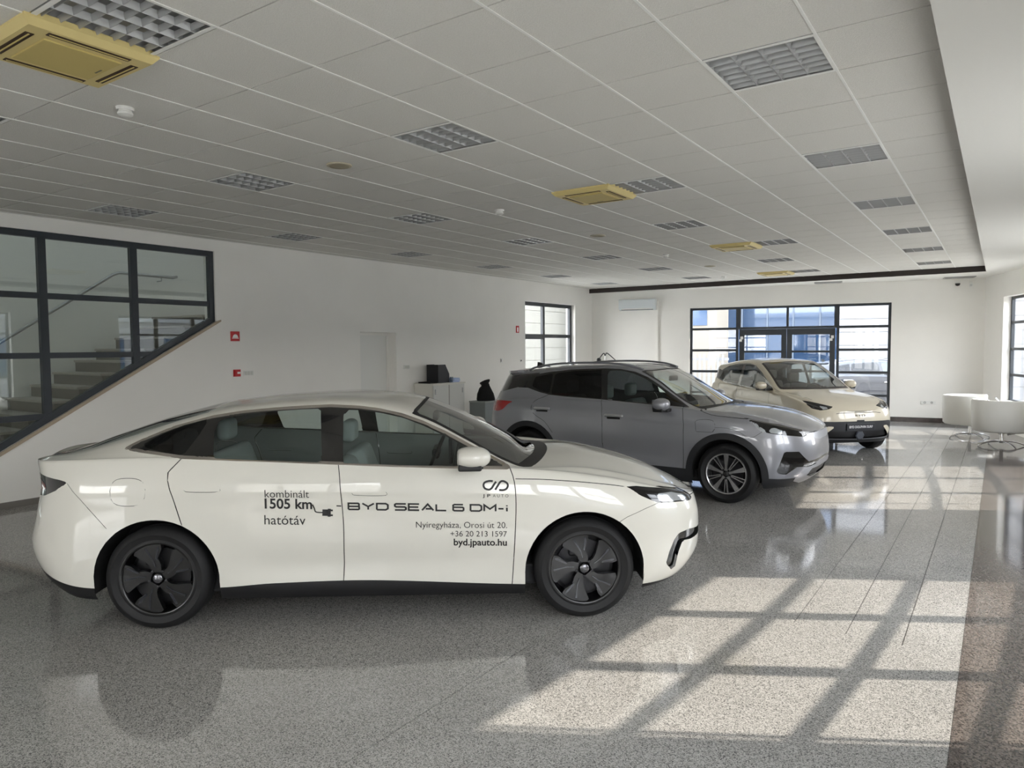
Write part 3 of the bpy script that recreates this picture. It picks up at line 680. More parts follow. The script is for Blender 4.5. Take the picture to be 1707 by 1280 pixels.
# ---- running gear and cabin parts
def wheel(parent, loc, side, Rt, Rr, style, wid=.22):
    """side -1: right flank, +1: left flank; outer face looks along side*y"""
    prof = [(Rr-.012, -.02), (Rr, 0), (Rr+.012, -.004), (Rr+.05, .010), ((Rr+Rt)/2, .013), (Rt-.035, .006), (Rt-.010, -.012), (Rt, -.035), (Rt, -.085), (Rt-.004, -.087), (Rt-.004, -.093), (Rt, -.095), (Rt, -wid+.035), (Rt-.02, -wid), (Rr, -wid+.01)]
    t = MB().lathe([(r, h*side) for r, h in prof], 72, 'y').build('tyre', rubber_m, parent, angle=35); clean(t); t.location = (loc[0], loc[1], loc[2])
    fm = {'dark': pm('gloss_black_rim', (9, 9, 10), .32, .0, coat=.25), 'silver': pm('machined_alloy', (198, 198, 200), .22, .9), 'grey': pm('grey_rim', (70, 70, 74), .3, .6)}[style]
    bk = pm('rim_barrel', (22, 22, 24), .4, .5)
    clean(MB().lathe([(Rr+.002, -.002*side), (Rr-.012, .002*side), (Rr-.018, -.012*side), (Rr-.022, -.10*side), (Rr-.04, -.16*side)], 60, 'y').build('rim', fm if style != 'silver' else fm, t, smooth=True))
    MB().lathe([(0, -.12*side), (Rr-.03, -.12*side)], 40, 'y').build('wheel_back', bk, t)
    clean(MB().lathe([(.05, -.085*side), (Rr-.06, -.085*side), (Rr-.06, -.1*side), (.05, -.1*side)], 40, 'y').build('brake_disc', darkmet, t, angle=30))
    MB().rbox(-.10, -.02, min(-.1*side, -.06*side), max(-.1*side, -.06*side), .07, .15, .012).build('brake_caliper', darkmet, t)
    def blade(poly, d0, d1, mat, name, rot):
        o = clean(MB().prism([(r*math.sin(R(a)), r*math.cos(R(a))) for r, a in poly], lambda x, z, d: (x, d*side, z), d0, d1).build(name, mat, t)); o.rotation_euler.y = rot; return o
    q = Rr
    if style == 'dark':
        rd = pm('rim_ridge', (40, 42, 48), .2, .2, coat=.6)
        for i in range(5):
            a = 2*math.pi*i/5
            blade([(.05, -38), (.09, -30), (.125, -34), (q-.03, -44), (q-.014, -38), (q-.012, -14), (q-.014, 6), (q-.05, 8), (.135, 2), (.09, 14), (.05, 30)], -.055, -.012, fm, 'spoke', a)
            blade([(.075, -12), (.12, -14), (q-.035, -22), (q-.03, -18.5), (.12, -10), (.075, -7)], -.013, -.007, rd, 'spoke_ridge', a)
            blade([(.12, 1), (q-.05, 4), (q-.03, 2), (q-.035, 0), (.13, -4)], -.013, -.007, rd, 'spoke_ridge', a)
    elif style == 'silver':
        for i in range(5):
            a = 2*math.pi*i/5
            blade([(.04, -25), (.08, -9), (q-.012, -7.5), (q-.012, 7.5), (.08, 9), (.04, 25)], -.045, -.008, fm, 'spoke', a)
            for d in (-1, 1): blade([(.05, 36+d*6-8), (q-.012, 36+d*5.2-1.2), (q-.012, 36+d*5.2+1.2), (.05, 36+d*6+8)], -.045, -.010, fm, 'spoke', a)
            blade([(.05, 28), (q-.012, 32), (q-.012, 40), (.05, 44)], -.05, -.02, bk, 'spoke_inset', a)
    else:
        for i in range(6): blade([(.04, -25), (.08, -10), (q-.012, -13), (q-.012, 9), (.08, 9), (.04, 25)], -.05, -.01, fm, 'spoke', 2*math.pi*i/6)
    MB().lathe([(0, .0*side), (.024, -.001*side), (.030, -.006*side), (.031, -.03*side)], 24, 'y').build('hub_cap', pm('hub_cap', (120, 120, 124), .25, .8) if style != 'silver' else black_m, t, angle=40)
    for i in range(5):
        a = 2*math.pi*(i+.5)/5; o = MB().lathe([(0, -.004*side), (.010, -.006*side), (.011, -.05*side)], 10, 'y', (.055*math.sin(a), 0, .055*math.cos(a))).build('wheel_bolt', darkmet, t, angle=40)
    return t
def well(parent, x, zc, r, y0, y1):
    """dark liner around one wheel"""
    n = 28; V = []; F = []
    for i in range(n+1):
        a = math.pi*(-.07+1.14*i/n); V += [(x+r*math.cos(a), y0, zc+r*math.sin(a)), (x+r*math.cos(a), y1, zc+r*math.sin(a))]
    for i in range(n): F.append((2*i, 2*i+1, 2*i+3, 2*i+2))
    b = len(V); V.append((x, y1, zc)); F += [(2*i+1, b, 2*i+3) for i in range(n)]
    return obj('wheel_arch_liner', V, F, pm('arch_liner', (10, 10, 11), .85), parent)
def seat(parent, x, y, z, mat, w=.5, bench=False, hr=True):
    s_ = MB().rbox(x, x+.5, y-w/2, y+w/2, z, z+.17, .06, 4).build('seat', mat, parent, smooth=True)
    MB().rbox(x-.10, x+.06, y-w/2, y+w/2, z+.08, z+.70, .06, 4, Matrix.Rotation(R(-20), 3, 'Y'), (x, y, z+.1)).build('backrest', mat, s_, smooth=True)
    for dy in ((0,) if not bench else (-.42, .42)):
        MB().rbox(x-.33, x-.22, y+dy-.12, y+dy+.12, z+.70, z+.88, .045, 4).build('headrest', mat, s_, smooth=True)
    return s_
def cabin(parent, sp):
    sm, dm = sp['seat_mat'], sp['dash_mat']; w = sp['cw']
    MB().rbox(sp['fx0'], sp['fx1'], -w, w, .20, .34, .02).build('cabin_floor', pm('carpet', (48, 48, 50), .95), parent)
    for y in (-.37, .37): seat(parent, sp['sx'], y, sp['sz'], sm)
    seat(parent, sp['rx'], 0, sp['sz']+.02, sm, w=1.25, bench=True)
    d = MB().rbox(sp['dx']-.36, sp['dx']+.12, -w+.02, w-.02, sp['dz']-.30, sp['dz'], .06, 4).build('dashboard', dm, parent, smooth=True)
    MB().rbox(sp['dx']-.40, sp['dx']-.37, -.17, .17, sp['dz']-.08, sp['dz']+.12, .01).build('touch_screen', black_m, d)
    c = Vector((sp['dx']-.52, .37, sp['dz']-.06)); ax = Matrix.Rotation(R(-65), 3, 'Y')
    st_ = MB().tube([c+ax @ Vector((.18*math.cos(t), .18*math.sin(t), 0)) for t in np.linspace(0, 2*math.pi, 28)[:-1]], .015, 8, True).build('steering_wheel', black_m, parent, smooth=True)
    MB().rbox(c.x-.03, c.x+.03, c.y-.16, c.y+.16, c.z-.04, c.z+.04, .02).build('wheel_spoke', black_m, st_)
    MB().rbox(sp['mx']-.02, sp['mx']+.02, -.12, .12, sp['mz']-.035, sp['mz']+.035, .015).build('rear_view_mirror', black_m, parent)
def ellipsoid(mb, c, r, p=2.4, n=18, m_=12, cutx=None):
    V = []; F = []
    sg = lambda a, e: math.copysign(abs(a)**e, a)
    for i in range(m_+1):
        t = -math.pi/2+math.pi*i/m_
        for j in range(n):
            f = 2*math.pi*j/n; x, y, z = sg(math.cos(t), 2/p)*sg(math.cos(f), 2/p), sg(math.cos(t), 2/p)*sg(math.sin(f), 2/p), sg(math.sin(t), 2/p)
            if cutx is not None: x = max(x, cutx)
            V.append((c[0]+r[0]*x, c[1]+r[1]*y, c[2]+r[2]*z))
    for i in range(m_):
        for j in range(n): F.append((i*n+j, i*n+(j+1) % n, (i+1)*n+(j+1) % n, (i+1)*n+j))
    return mb.add(V, F)
def mirrors(parent, x, y, z, r, cap, arm=.1):
    for sd_ in (-1, 1):
        mo = ellipsoid(MB(), (x, sd_*y, z), r, 2.3, 24, 16, -.8).build('wing_mirror', cap, parent, angle=50)
        MB().rbox(x-r[0]*.75, x+r[0]*.5, sd_*y-r[1]*.75, sd_*y+r[1]*.75, z-r[2]-.012, z-r[2]+.03, .012).build('mirror_base', black_m, mo)
        MB().rbox(x-.02, x+.07, min(sd_*(y-r[1]-arm), sd_*(y-r[1]*.3)), max(sd_*(y-r[1]-arm), sd_*(y-r[1]*.3)), z-r[2]-.02, z-r[2]+.02, .01).build('mirror_arm', black_m, mo)
        MB().rbox(x-r[0]*.76, x-r[0]*.74, sd_*y-r[1]*.8, sd_*y+r[1]*.8, z-r[2]*.75, z+r[2]*.75, .0008).build('mirror_glass', chrome_m, mo)
# ------------------------------------------------------------------ cream-white saloon in front
cream = paint('cream_lacquer', (211, 209, 200), .35, inner=(150, 155, 152))
glass_f = glass('car_glass', (.76, .83, .81), 1.2)
glass_ws = glass('windscreen_glass', (.72, .77, .75), 2.4)
glass_d = glass('privacy_glass', (.05, .055, .06), 1.2)
lens_m = pm('lamp_lens_dark', (14, 14, 16), .08, coat=.3); lens_w = pm('lamp_reflector', (196, 202, 208), .08, .6, coat=1); lens_r = pm('tail_lamp_red', (120, 14, 18), .1, coat=1)
dec_m = pm('vinyl_black', (18, 17, 18), .5)
glossblack = pm('gloss_black_trim', (12, 12, 13), .12, coat=1)
saloon = Car((-5.043, 3.124), 37.58)
SP = dict(
    W=[(-1.12, .86), (-.6, .915), (0, .935), (.6, .93), (1.4, .926), (2.2, .93), (2.8, .94), (3.3, .92), (3.8, .88)],
    z0=[(-1.12, .36), (-.9, .31), (-.5, .20), (0, .19), (2.8, .17), (3.4, .185), (3.78, .23)],
    z5=[(-1.12, 1.02), (-1.0, 1.055), (-.85, 1.075), (-.5, 1.10), (0, 1.112), (.37, 1.105), (1.16, 1.066), (1.95, 1.022), (2.35, 1.003), (2.6, .985), (3.0, .93), (3.3, .862), (3.55, .79), (3.78, .715)],
    xt=[-.96, -1.02, -1.07, -1.03, -.985, -1.03], xn=[3.64, 3.69, 3.76, 3.775, 3.77, 3.745], ar=.62, af=.62, pr=2.1, qr=2.9, pf=2.0, qf=2.9,
    k=[.93, .968, .988, 1.0, .99, [(-1.12, .92), (-.6, .93), (0, .945), (.4, .95), (2.0, .955), (2.4, .95), (3.0, .93), (3.8, .93)]],
    fr=[0, .07, .26, .50, .80, 1],
    zc=[(-1.12, 1.02), (-1.03, 1.075), (-.98, 1.10), (-.87, 1.105), (-.5, 1.228), (-.134, 1.345), (.259, 1.437), (.731, 1.483), (1.1, 1.496), (1.42, 1.488), (1.656, 1.452), (1.85, 1.383), (2.1, 1.272), (2.35, 1.145), (2.52, 1.052), (2.6, 1.05), (2.8, 1.058), (3.05, 1.015), (3.4, .912), (3.6, .815), (3.78, .715)],
    z8=[(-1.12, 1.02), (-.9, 1.09), (-.6, 1.14), (-.3, 1.22), (0, 1.315), (.313, 1.395), (.722, 1.442), (1.105, 1.456), (1.43, 1.43), (1.727, 1.34), (2.026, 1.19), (2.3, 1.045), (2.42, 1.005), (2.55, 1.0), (2.8, .995), (3.1, .945), (3.4, .862), (3.6, .785), (3.78, .715)],
    f8=[(-1.12, .8), (-.6, .76), (0, .71), (.7, .70), (1.4, .705), (1.8, .75), (2.1, .81), (2.35, .86), (2.5, .82), (2.8, .74), (3.4, .70), (3.78, .7)],
    f6=[(-1.12, .95), (0, .965), (2.2, .967), (2.5, .95), (2.8, .92), (3.78, .92)], g6=[(-1.12, .008), (-.5, .015), (0, .02), (2.2, .02), (2.5, .012), (3.78, .004)],
    bow=[(-1.12, -.005), (-.5, .012), (.2, .022), (1.5, .022), (2.1, .01), (2.4, -.004), (2.8, -.012), (3.78, -.004)],
    sculpt=lambda x, z, v: .022*np.exp(-((z-.40)/.10)**2)*np.clip((x-.3)/.4, 0, 1)*np.clip((2.5-x)/.4, 0, 1)*(v < 5)-.010*np.exp(-((z-(.93-.02*x))/.05)**2)*(v < 5.5)*(v > 2.5)*np.clip((3.0-x)/.6, 0, 1))
sh = Shell(SP); px_ = lambda pts, ly=-.9: saloon.onside(sh, pts, ly)
t1 = thing('car', 'cream white saloon with black lettering and black wheels in front', 'car', saloon.o, saloon.a)
# wheel openings, sill, black bumper skirts
for cx in (.008, 2.81): sh.cut('hole', sh.dom(sdf_poly(sh.proj('side'), circ(cx, .332, .402)), v1=5))
sh.cut('hole', sh.dom(np.maximum(np.abs(sh.V[:, 0]-.008)-.401, sh.V[:, 2]-.33), v1=5)); sh.cut('hole', sh.dom(np.maximum(np.abs(sh.V[:, 0]-2.81)-.401, sh.V[:, 2]-.33), v1=5))
sill = pchip([(-1.3, .60), (-1.0, .545), (-.93, .46), (-.80, .37), (-.39, .285), (0, .28), (.395, .272), (.755, .290), (1.208, .297), (2.319, .248), (2.41, .245), (3.2, .215), (3.5, .215), (3.9, .25)])
sh.cut('sill_skirt', sh.dom(sh.V[:, 2]-sill(sh.V[:, 0]), v1=4.5), ['paint'])
# side windows
DLO = px_([(211, 746), (236, 734), (290, 712), (355, 694.5), (405, 686.5), (457, 681.5), (510, 678), (552, 676), (600, 678.5), (632, 682.5), (670, 691), (705, 703.5), (742, 720.5), (778, 740), (815, 760), (849, 779.5), (800, 779.5), (760, 778.5), (660, 776), (559, 772.5), (455, 768.5), (355, 764.5), (306, 762), (260, 755.5), (225, 750)])
sh.poly('window_trim', DLO, v0=5.0, v1=8.2, only=['paint'])
q1 = px_([(236, 742), (262, 727.5), (305, 709), (350, 697.5), (329, 729), (305, 759.5), (268, 753), (245, 746.5)]); sh.poly('quarter_glass', q1, v0=5, v1=8.2, only=['window_trim'])
q2 = px_([(354, 764), (357, 724), (367, 699.5), (410, 690.5), (457, 685.5), (505, 682), (535, 681), (536, 771), (455, 768)]); sh.poly('rear_door_glass', q2, v0=5, v1=8.2, only=['window_trim'])
q3 = px_([(571, 772), (573, 682.5), (602, 683.5), (635, 688), (672, 696.5), (705, 709), (742, 726.5), (772, 743), (790, 754), (790, 777), (680, 775.5)]); sh.poly('front_door_glass', q3, v0=5, v1=8.2, only=['window_trim'])
sh.line('window_chrome', DLO, .018, only=['window_trim', 'paint'], closed=True, v0=4.8, v1=8.3)
# windscreen, rear screen, cowl
ax = np.abs(sh.V[:, 1]); xb = lambda: 2.545-.16*(np.abs(sh.V[:, 1])/.7)**2; xtp = lambda: 1.70-.05*(np.abs(sh.V[:, 1])/.6)**2
sh.cut('windscreen_border', sh.dom(np.maximum(sh.V[:, 0]-xb()-.10, xtp()-sh.V[:, 0]), v0=8.03), ['paint'])
sh.cut('windscreen', sh.dom(np.maximum(sh.V[:, 0]-xb(), xtp()+.025-sh.V[:, 0]), v0=8.18), ['windscreen_border'])
sh.cut('rear_screen_border', sh.dom(np.maximum(sh.V[:, 0]-.26, -.86-sh.V[:, 0]), v0=8.15), ['paint'])
sh.cut('rear_screen', sh.dom(np.maximum(sh.V[:, 0]-.22, -.82-sh.V[:, 0]), v0=8.3), ['rear_screen_border'])
# lamps
HL = px_([(1043, 811), (1060, 809.5), (1100, 809.5), (1128, 811), (1147, 821), (1155, 831), (1130, 836), (1097, 838), (1068, 826)], -.6)
sh.poly('headlamp', HL, only=['paint'], x0=2.9); hi = px_([(1092, 822), (1120, 818), (1140, 822), (1150, 831), (1128, 834), (1100, 835.5)], -.6); sh.poly('headlamp_reflector', hi, only=['headlamp'], x0=2.9)
TL = px_([(52, 790), (75, 793), (100, 800), (112, 804), (100, 815), (75, 826), (60, 827), (50, 810)], -.7); sh.poly('tail_lamp', TL, only=['paint'], x1=-.4)
tl2 = px_([(48, 800), (78, 804), (88, 808), (72, 817), (50, 819)], -.7); sh.poly('tail_lamp_red', tl2, only=['tail_lamp'], x1=-.4)
VN = px_([(1132, 888), (1148, 881), (1164, 874), (1170, 874), (1170, 891), (1150, 898), (1138, 900), (1130, 922), (1122, 953), (1110, 939), (1116, 918), (1124, 899)], -.6); sh.poly('bumper_vent', VN, only=['paint'], x0=3.2)
# panel gaps
G = lambda pts, w=.006, **k: sh.line('panel_gap', px_(pts), w, **k)
G([(306, 762), (293, 774), (283, 784), (278.5, 791), (279, 800), (287, 828), (303, 876)], smooth=6); G([(564, 772), (566, 796), (570, 840), (573, 880), (574, 930), (573, 968)], smooth=4); G([(850, 780), (856, 797), (859.5, 820), (860, 860), (856, 940), (853.5, 976)], smooth=4)
G([(858, 798), (905, 799), (960, 802.5), (1010, 807), (1043, 811)], .005, smooth=4)
G([(1097, 838), (1075, 848), (1045, 862), (1030, 872)], .003); G([(112, 806), (135, 834), (160, 862), (178, 882)], .003)
sh.line('panel_gap', [(-.01, .728), (.3, .735), (.62, .765)], .006, 'front', x0=3.3, v0=3, v1=8)
for pts in ([(304, 808), (312, 804.5), (350, 805.5), (365, 813), (362, 820), (312, 820), (305, 816)], [(586, 815), (593, 811), (632, 812), (644, 821), (641, 826), (593, 825.5), (586.5, 822)], [(183, 820), (187, 805), (200, 798), (226, 798), (240, 806), (242, 820), (238, 836), (226, 843), (200, 843), (187, 836)]):
    P = px_(pts); sh.line('panel_gap', smooth_line(P, 4, True), .0035, closed=True)
sh.components('paint', [('rear_door', (.7, -.93, .7)), ('front_door', (1.75, -.93, .7)), ('hood', (3.0, -.2, 1.02)), ('front_fender', (2.5, -.94, .75)), ('front_bumper', (3.5, -.65, .45)), ('rear_bumper', (-.8, -.75, .6)), ('roof', (1.0, -.2, 1.49))], 'body_shell')
sh.emit(t1, {'paint': cream, 'sill_skirt': black_m, 'window_trim': glossblack, 'quarter_glass': glass_d, 'rear_door_glass': glass_f, 'front_door_glass': glass_f, 'window_chrome': pm('satin_chrome', (196, 190, 184), .22, .9), 'windscreen_border': black_m, 'windscreen': glass_ws, 'rear_screen_border': glossblack, 'rear_screen': glass_d,
     'headlamp': lens_m, 'headlamp_reflector': lens_w, 'tail_lamp': lens_m, 'tail_lamp_red': lens_r, 'bumper_vent': glossblack, 'panel_gap': gap_m}, center=('hood', 'roof', 'windscreen', 'windscreen_border', 'rear_screen', 'rear_screen_border', 'front_bumper', 'rear_bumper', 'body_shell'), inset={'panel_gap': .004, 'bumper_vent': .02, 'headlamp': .003, 'headlamp_reflector': .008, 'tail_lamp': .002},
     labels={'panel_gap': 'dark shut lines between the panels', 'sill_skirt': 'black lower skirt', 'window_chrome': 'satin chrome window surround'})
for x in (.008, 2.81):
    for sd_ in (-1, 1): wheel(t1, (x, sd_*.905, .339), sd_, .339, .243, 'dark'); well(t1, x, .335, .408, sd_*.90, sd_*.55)
MB().rbox(-.62, 3.25, -.60, .60, .21, .25, .01).build('underbody', pm('underbody', (16, 16, 17), .9), t1)
cabin(t1, dict(seat_mat=pm('pale_seat', (176, 184, 182), .6), dash_mat=pm('dash_dark', (52, 54, 56), .7), cw=.78, fx0=-.3, fx1=2.5, sx=1.32, rx=.30, sz=.36, dx=2.28, dz=1.02, mx=1.78, mz=1.30))
mirrors(t1, 2.065, 1.02, 1.122, (.12, .11, .068), cream, .05)
# lettering on the doors
def put(txt, a, b, bold=0, name='door_lettering', up=None):
    V, F = text_mesh(txt, bold); p = px_([a, b]); P, F = fit2d(V, F, p[0], p[1], up); return tag(decal(sh, P, F, dec_m, t1, name), kind='stuff')
put('kombinált', (441.5, 829), (515.5, 829.5), -.004); put('1505 km', (441.5, 847), (520.5, 848), .022); put('hatótáv', (441, 873.8), (509.5, 874.6), 0)
put('Nyíregyháza, Orosi út 20.', (693.5, 879.3), (845.3, 880), -.004); put('+36 20 213 1597', (751, 893.8), (845, 894.4), -.004); put('byd.jpauto.hu', (756.5, 908.6), (845, 909.2), .02); put('J P', (804.5, 828.4), (817.5, 828.5), .02, up=.028); put('A U T O', (821.5, 828.6), (847.5, 828.8), -.005, up=.028)
GL = {'B': ([[(0, 0), (0, 1), (.92, 1), (1, .9), (1, .6), (.92, .5), (0, .5)], [(.92, .5), (1.02, .4), (1.02, .1), (.92, 0), (0, 0)]], 1.05), 'Y': ([[(0, 1), (.55, .5), (1.1, 1)], [(.55, .5), (.55, 0)]], 1.1), 'D': ([[(0, 0), (0, 1), (.85, 1), (1.05, .8), (1.05, .2), (.85, 0), (0, 0)]], 1.05),
      'S': ([[(1.05, 1), (.12, 1), (0, .88), (0, .62), (.12, .5), (.93, .5), (1.05, .38), (1.05, .12), (.93, 0), (0, 0)]], 1.05), 'E': ([[(1.0, 1), (0, 1), (0, 0), (1.0, 0)], [(0, .5), (.92, .5)]], 1.0), 'A': ([[(0, 0), (.55, 1), (1.1, 0)], [(.36, .25), (.95, .25)]], 1.1), 'L': ([[(0, 1), (0, 0), (.95, 0)]], .95),
      '6': ([[(.95, 1), (.12, 1), (0, .88), (0, .12), (.12, 0), (.9, 0), (1.0, .12), (1.0, .45), (.9, .56), (0, .56)]], 1.0), 'M': ([[(0, 0), (0, 1), (.55, .35), (1.1, 1), (1.1, 0)]], 1.1), '-': ([[(0, .42), (.5, .42)]], .5), 'i': ([[(.05, 0), (.05, .62)], [(.05, .82), (.05, 1.0)]], .1)}
cur = 0; SV, SF = [], []
for w_ in 'BYD SEAL 6 DM-i':
    if w_ == ' ': cur += .62; continue
    strokes, wd = GL[w_]
    for s_ in strokes:
        v, f = ribbon([(cur+x*1.55, y) for x, y in s_], .27); b = len(SV); SV += [tuple(q) for q in v]; SF += [tuple(i+b for i in q) for q in f]
    cur += wd*1.55+.42
SV = np.array(SV); SV[:, 1] = SV[:, 1]*.84+.08
P4 = px_([(579.5, 849.8), (846.5, 853.2), (579.5, 837.6)]); P, F = fit2d(SV, SF, P4[0], P4[1], up=P4[2][1]-P4[0][1]); tag(decal(sh, P, F, dec_m, t1, 'model_lettering'), kind='stuff')
def strokes(list_, w, name):
    V, F = [], []
    for pts, closed in list_:
        v, f = ribbon(px_(pts), w, closed); b = len(V); V += [tuple(q) for q in v]; F += [tuple(i+b for i in q) for q in f]
    return decal(sh, V, F, dec_m, t1, name)
strokes([([(561, 843), (569, 843.3)], False)], .008, 'lettering_dash')
strokes([(smooth_line([(821.5, 801.8), (815, 801.6), (808, 804), (806, 809), (808.5, 814), (815, 816), (819.5, 813.5), (823, 808), (827, 802.5)], 4), False), (smooth_line([(825.5, 816.2), (830, 809), (834, 803), (839, 801.8), (845, 805), (846.5, 810), (843.5, 815), (838, 816.8), (832, 816.5)], 4), False)], .013, 'dealer_emblem')
strokes([(smooth_line([(521, 841), (524, 847), (526, 852.5), (532, 854), (540, 854)], 4), False)], .008, 'plug_cable')
strokes([([(537.5, 854.2), (547, 854.4)], False)], .042, 'plug_body'); strokes([([(546.5, 854.4), (551.5, 854.5)], False)], .052, 'plug_face'); strokes([([(551, 850.5), (555, 850.6)], False), ([(551, 858.6), (555, 858.7)], False)], .011, 'plug_pins')
# ------------------------------------------------------------------ grey SUV in the middle
greyp = paint('grey_metallic', (146, 147, 153), .34, .4, inner=(60, 60, 62))
suv = Car((-5.301, 8.972), 0.0)
SP2 = dict(
    W=[(-.9, .86), (-.5, .91), (0, .935), (.6, .93), (1.4, .925), (2.2, .93), (2.72, .94), (3.2, .91), (3.65, .86)],
    z0=[(-.9, .34), (-.5, .24), (0, .21), (2.72, .20), (3.3, .22), (3.65, .30)],
    z5=[(-.9, 1.0), (-.75, 1.04), (-.5, 1.08), (0, 1.115), (.6, 1.12), (1.1, 1.115), (1.82, 1.085), (2.27, 1.06), (2.6, 1.025), (3.0, .97), (3.3, .905), (3.5, .84), (3.65, .78)],
    xt=[-.78, -.84, -.87, -.88, -.87, -.86], xn=[3.47, 3.55, 3.60, 3.61, 3.60, 3.575], ar=.42, af=.5, pr=2.2, qr=3.2, pf=2.0, qf=3.0,
    k=[.93, .968, .99, 1.0, .985, [(-.9, .92), (0, .94), (.6, .945), (2.2, .95), (2.6, .94), (3.65, .93)]], fr=[0, .09, .30, .55, .80, 1],
    zc=[(-.9, 1.0), (-.86, 1.02), (-.81, 1.22), (-.765, 1.40), (-.74, 1.47), (-.5, 1.515), (-.2, 1.55), (.45, 1.592), (.9, 1.60), (1.3, 1.582), (1.58, 1.53), (1.8, 1.44), (2.1, 1.28), (2.35, 1.14), (2.46, 1.095), (2.6, 1.088), (2.85, 1.072), (3.05, 1.045), (3.3, .985), (3.45, .92), (3.55, .85), (3.65, .78)],
    z8=[(-.9, .99), (-.83, 1.1), (-.77, 1.34), (-.72, 1.42), (-.5, 1.44), (-.1, 1.478), (.443, 1.54), (1.05, 1.562), (1.4, 1.54), (1.744, 1.405), (2.04, 1.22), (2.28, 1.095), (2.4, 1.06), (2.7, 1.045), (3.0, 1.01), (3.3, .935), (3.5, .86), (3.65, .78)],
    f8=[(-.9, .45), (-.75, .46), (-.6, .58), (-.41, .68), (0, .735), (.7, .73), (1.4, .735), (1.8, .78), (2.2, .85), (2.4, .82), (2.8, .72), (3.65, .7)],
    f6=[(-.9, .95), (0, .967), (2.2, .97), (2.5, .95), (2.8, .92), (3.65, .92)], g6=[(-.9, .01), (-.3, .02), (2.2, .018), (2.5, .012), (3.65, .006)],
    bow=[(-.9, -.004), (-.5, .012), (.2, .02), (1.5, .02), (2.1, .01), (2.4, -.006), (2.8, -.016), (3.65, -.004)],
    sculpt=lambda x, z, v: .025*np.exp(-((z-.50)/.13)**2)*np.clip((x-.4)/.4, 0, 1)*np.clip((2.35-x)/.4, 0, 1)*(v < 5)-.012*np.exp(-((z-(1.0-.02*x))/.04)**2)*(v < 5.2)*(v > 2.5))
sh = Shell(SP2); px_ = lambda pts, ly=-.9: suv.onside(sh, pts, ly)
C1 = lambda l: [(810+x/5.334, 590+y/5.334) for x, y in l]; C2 = lambda l: [(1080+x/5.334, 590+y/5.334) for x, y in l]
t2 = thing('car', 'grey metallic SUV with silver multi-spoke wheels in the middle of the three cars', 'car', suv.o, suv.a)
sv = lambda: (sh.V[:, 0], sh.V[:, 2])
for cx in (0, 2.72):
    sh.cut('wheel_arch_cladding', sh.dom(sdf_poly(sh.proj('side'), circ(cx, .345, .478)), v1=5)); sh.cut('hole', sh.dom(sdf_poly(sh.proj('side'), circ(cx, .345, .405)), v1=5))
    sh.cut('hole', sh.dom(np.maximum(np.abs(sh.V[:, 0]-cx)-.404, sh.V[:, 2]-.345), v1=5))
cl = pchip([(-1, .46), (-.4, .44), (.4, .37), (2.2, .365), (3.1, .335), (3.3, .33), (3.7, .36)])
sh.cut('sill_cladding', sh.dom(sh.V[:, 2]-cl(sh.V[:, 0]), v1=4), ['paint'])
DLO = px_(C1([(400, 190), (560, 160), (760, 138), (1060, 127), (1200, 133), (1330, 158), (1440, 205), (1540, 270), (1640, 345), (1700, 388)])+C2([(370, 475), (250, 465), (120, 455)])+C1([(1500, 452), (1030, 403), (700, 378), (560, 362), (480, 340), (375, 300), (260, 295), (330, 235)]))
sh.poly('window_trim', DLO, v0=5.0, v1=8.3, only=['paint'])
# black rear pillar and spoiler underside
sh.poly('rear_pillar', [(-1, 1.17), (-.55, 1.20), (-.25, 1.27), (.02, 1.27), (.05, 1.47), (-.35, 1.44), (-.72, 1.425), (-1, 1.40)], v0=5, v1=8.4, only=['paint', 'window_trim'])
q1 = px_(C1([(440, 205), (560, 178), (600, 172), (565, 350), (480, 325), (410, 285)])); sh.poly('quarter_glass', q1, v0=5, v1=8.3, only=['window_trim', 'rear_pillar'])
q2 = px_(C1([(620, 172), (800, 150), (1030, 140), (1030, 395), (700, 370), (580, 355)])); sh.poly('rear_door_glass', q2, v0=5, v1=8.3, only=['window_trim'])
q3 = px_(C1([(1085, 145), (1200, 148), (1310, 170), (1430, 225), (1530, 290), (1600, 345), (1600, 450), (1500, 440), (1080, 405)])); sh.poly('front_door_glass', q3, v0=5, v1=8.3, only=['window_trim'])
xb = lambda: 2.44-.13*(np.abs(sh.V[:, 1])/.7)**2; xtp = lambda: 1.60-.05*(np.abs(sh.V[:, 1])/.6)**2
sh.cut('windscreen_border', sh.dom(np.maximum(sh.V[:, 0]-xb()-.07, xtp()-sh.V[:, 0]), v0=8.06), ['paint'])
sh.cut('windscreen', sh.dom(np.maximum(sh.V[:, 0]-xb(), xtp()+.03-sh.V[:, 0]), v0=8.2), ['windscreen_border'])
sh.cut('rear_screen', sh.dom(np.maximum(sh.V[:, 0]+.755, -.84-sh.V[:, 0]), v0=8.2), ['paint'])
sh.poly('headlamp', px_(C2([(885, 578), (1000, 596), (1180, 628), (1370, 672), (1450, 735), (1300, 730), (1080, 706), (1010, 690), (950, 630)]), -.7), only=['paint'], x0=2.8)
sh.poly('headlamp_light_bar', px_(C2([(905, 592), (955, 610), (1060, 690), (1050, 703), (1010, 690), (950, 632)]), -.7), only=['headlamp'], x0=2.8)
sh.poly('headlamp_reflector', px_(C2([(1070, 664), (1130, 655), (1200, 680), (1195, 712), (1085, 703)]), -.7), only=['headlamp'], x0=2.8)
sh.poly('tail_lamp', px_(C1([(60, 405), (150, 412), (240, 420), (190, 450), (150, 490), (110, 505), (60, 495)]), -.8), only=['paint'], x1=-.2)
sh.poly('bumper_vent', px_(C2([(1215, 870), (1345, 868), (1440, 960), (1500, 968), (1590, 920), (1590, 945), (1440, 1000), (1330, 1005), (1230, 1075), (1138, 1060), (1180, 960)]), -.7), only=['paint'], x0=3.1)
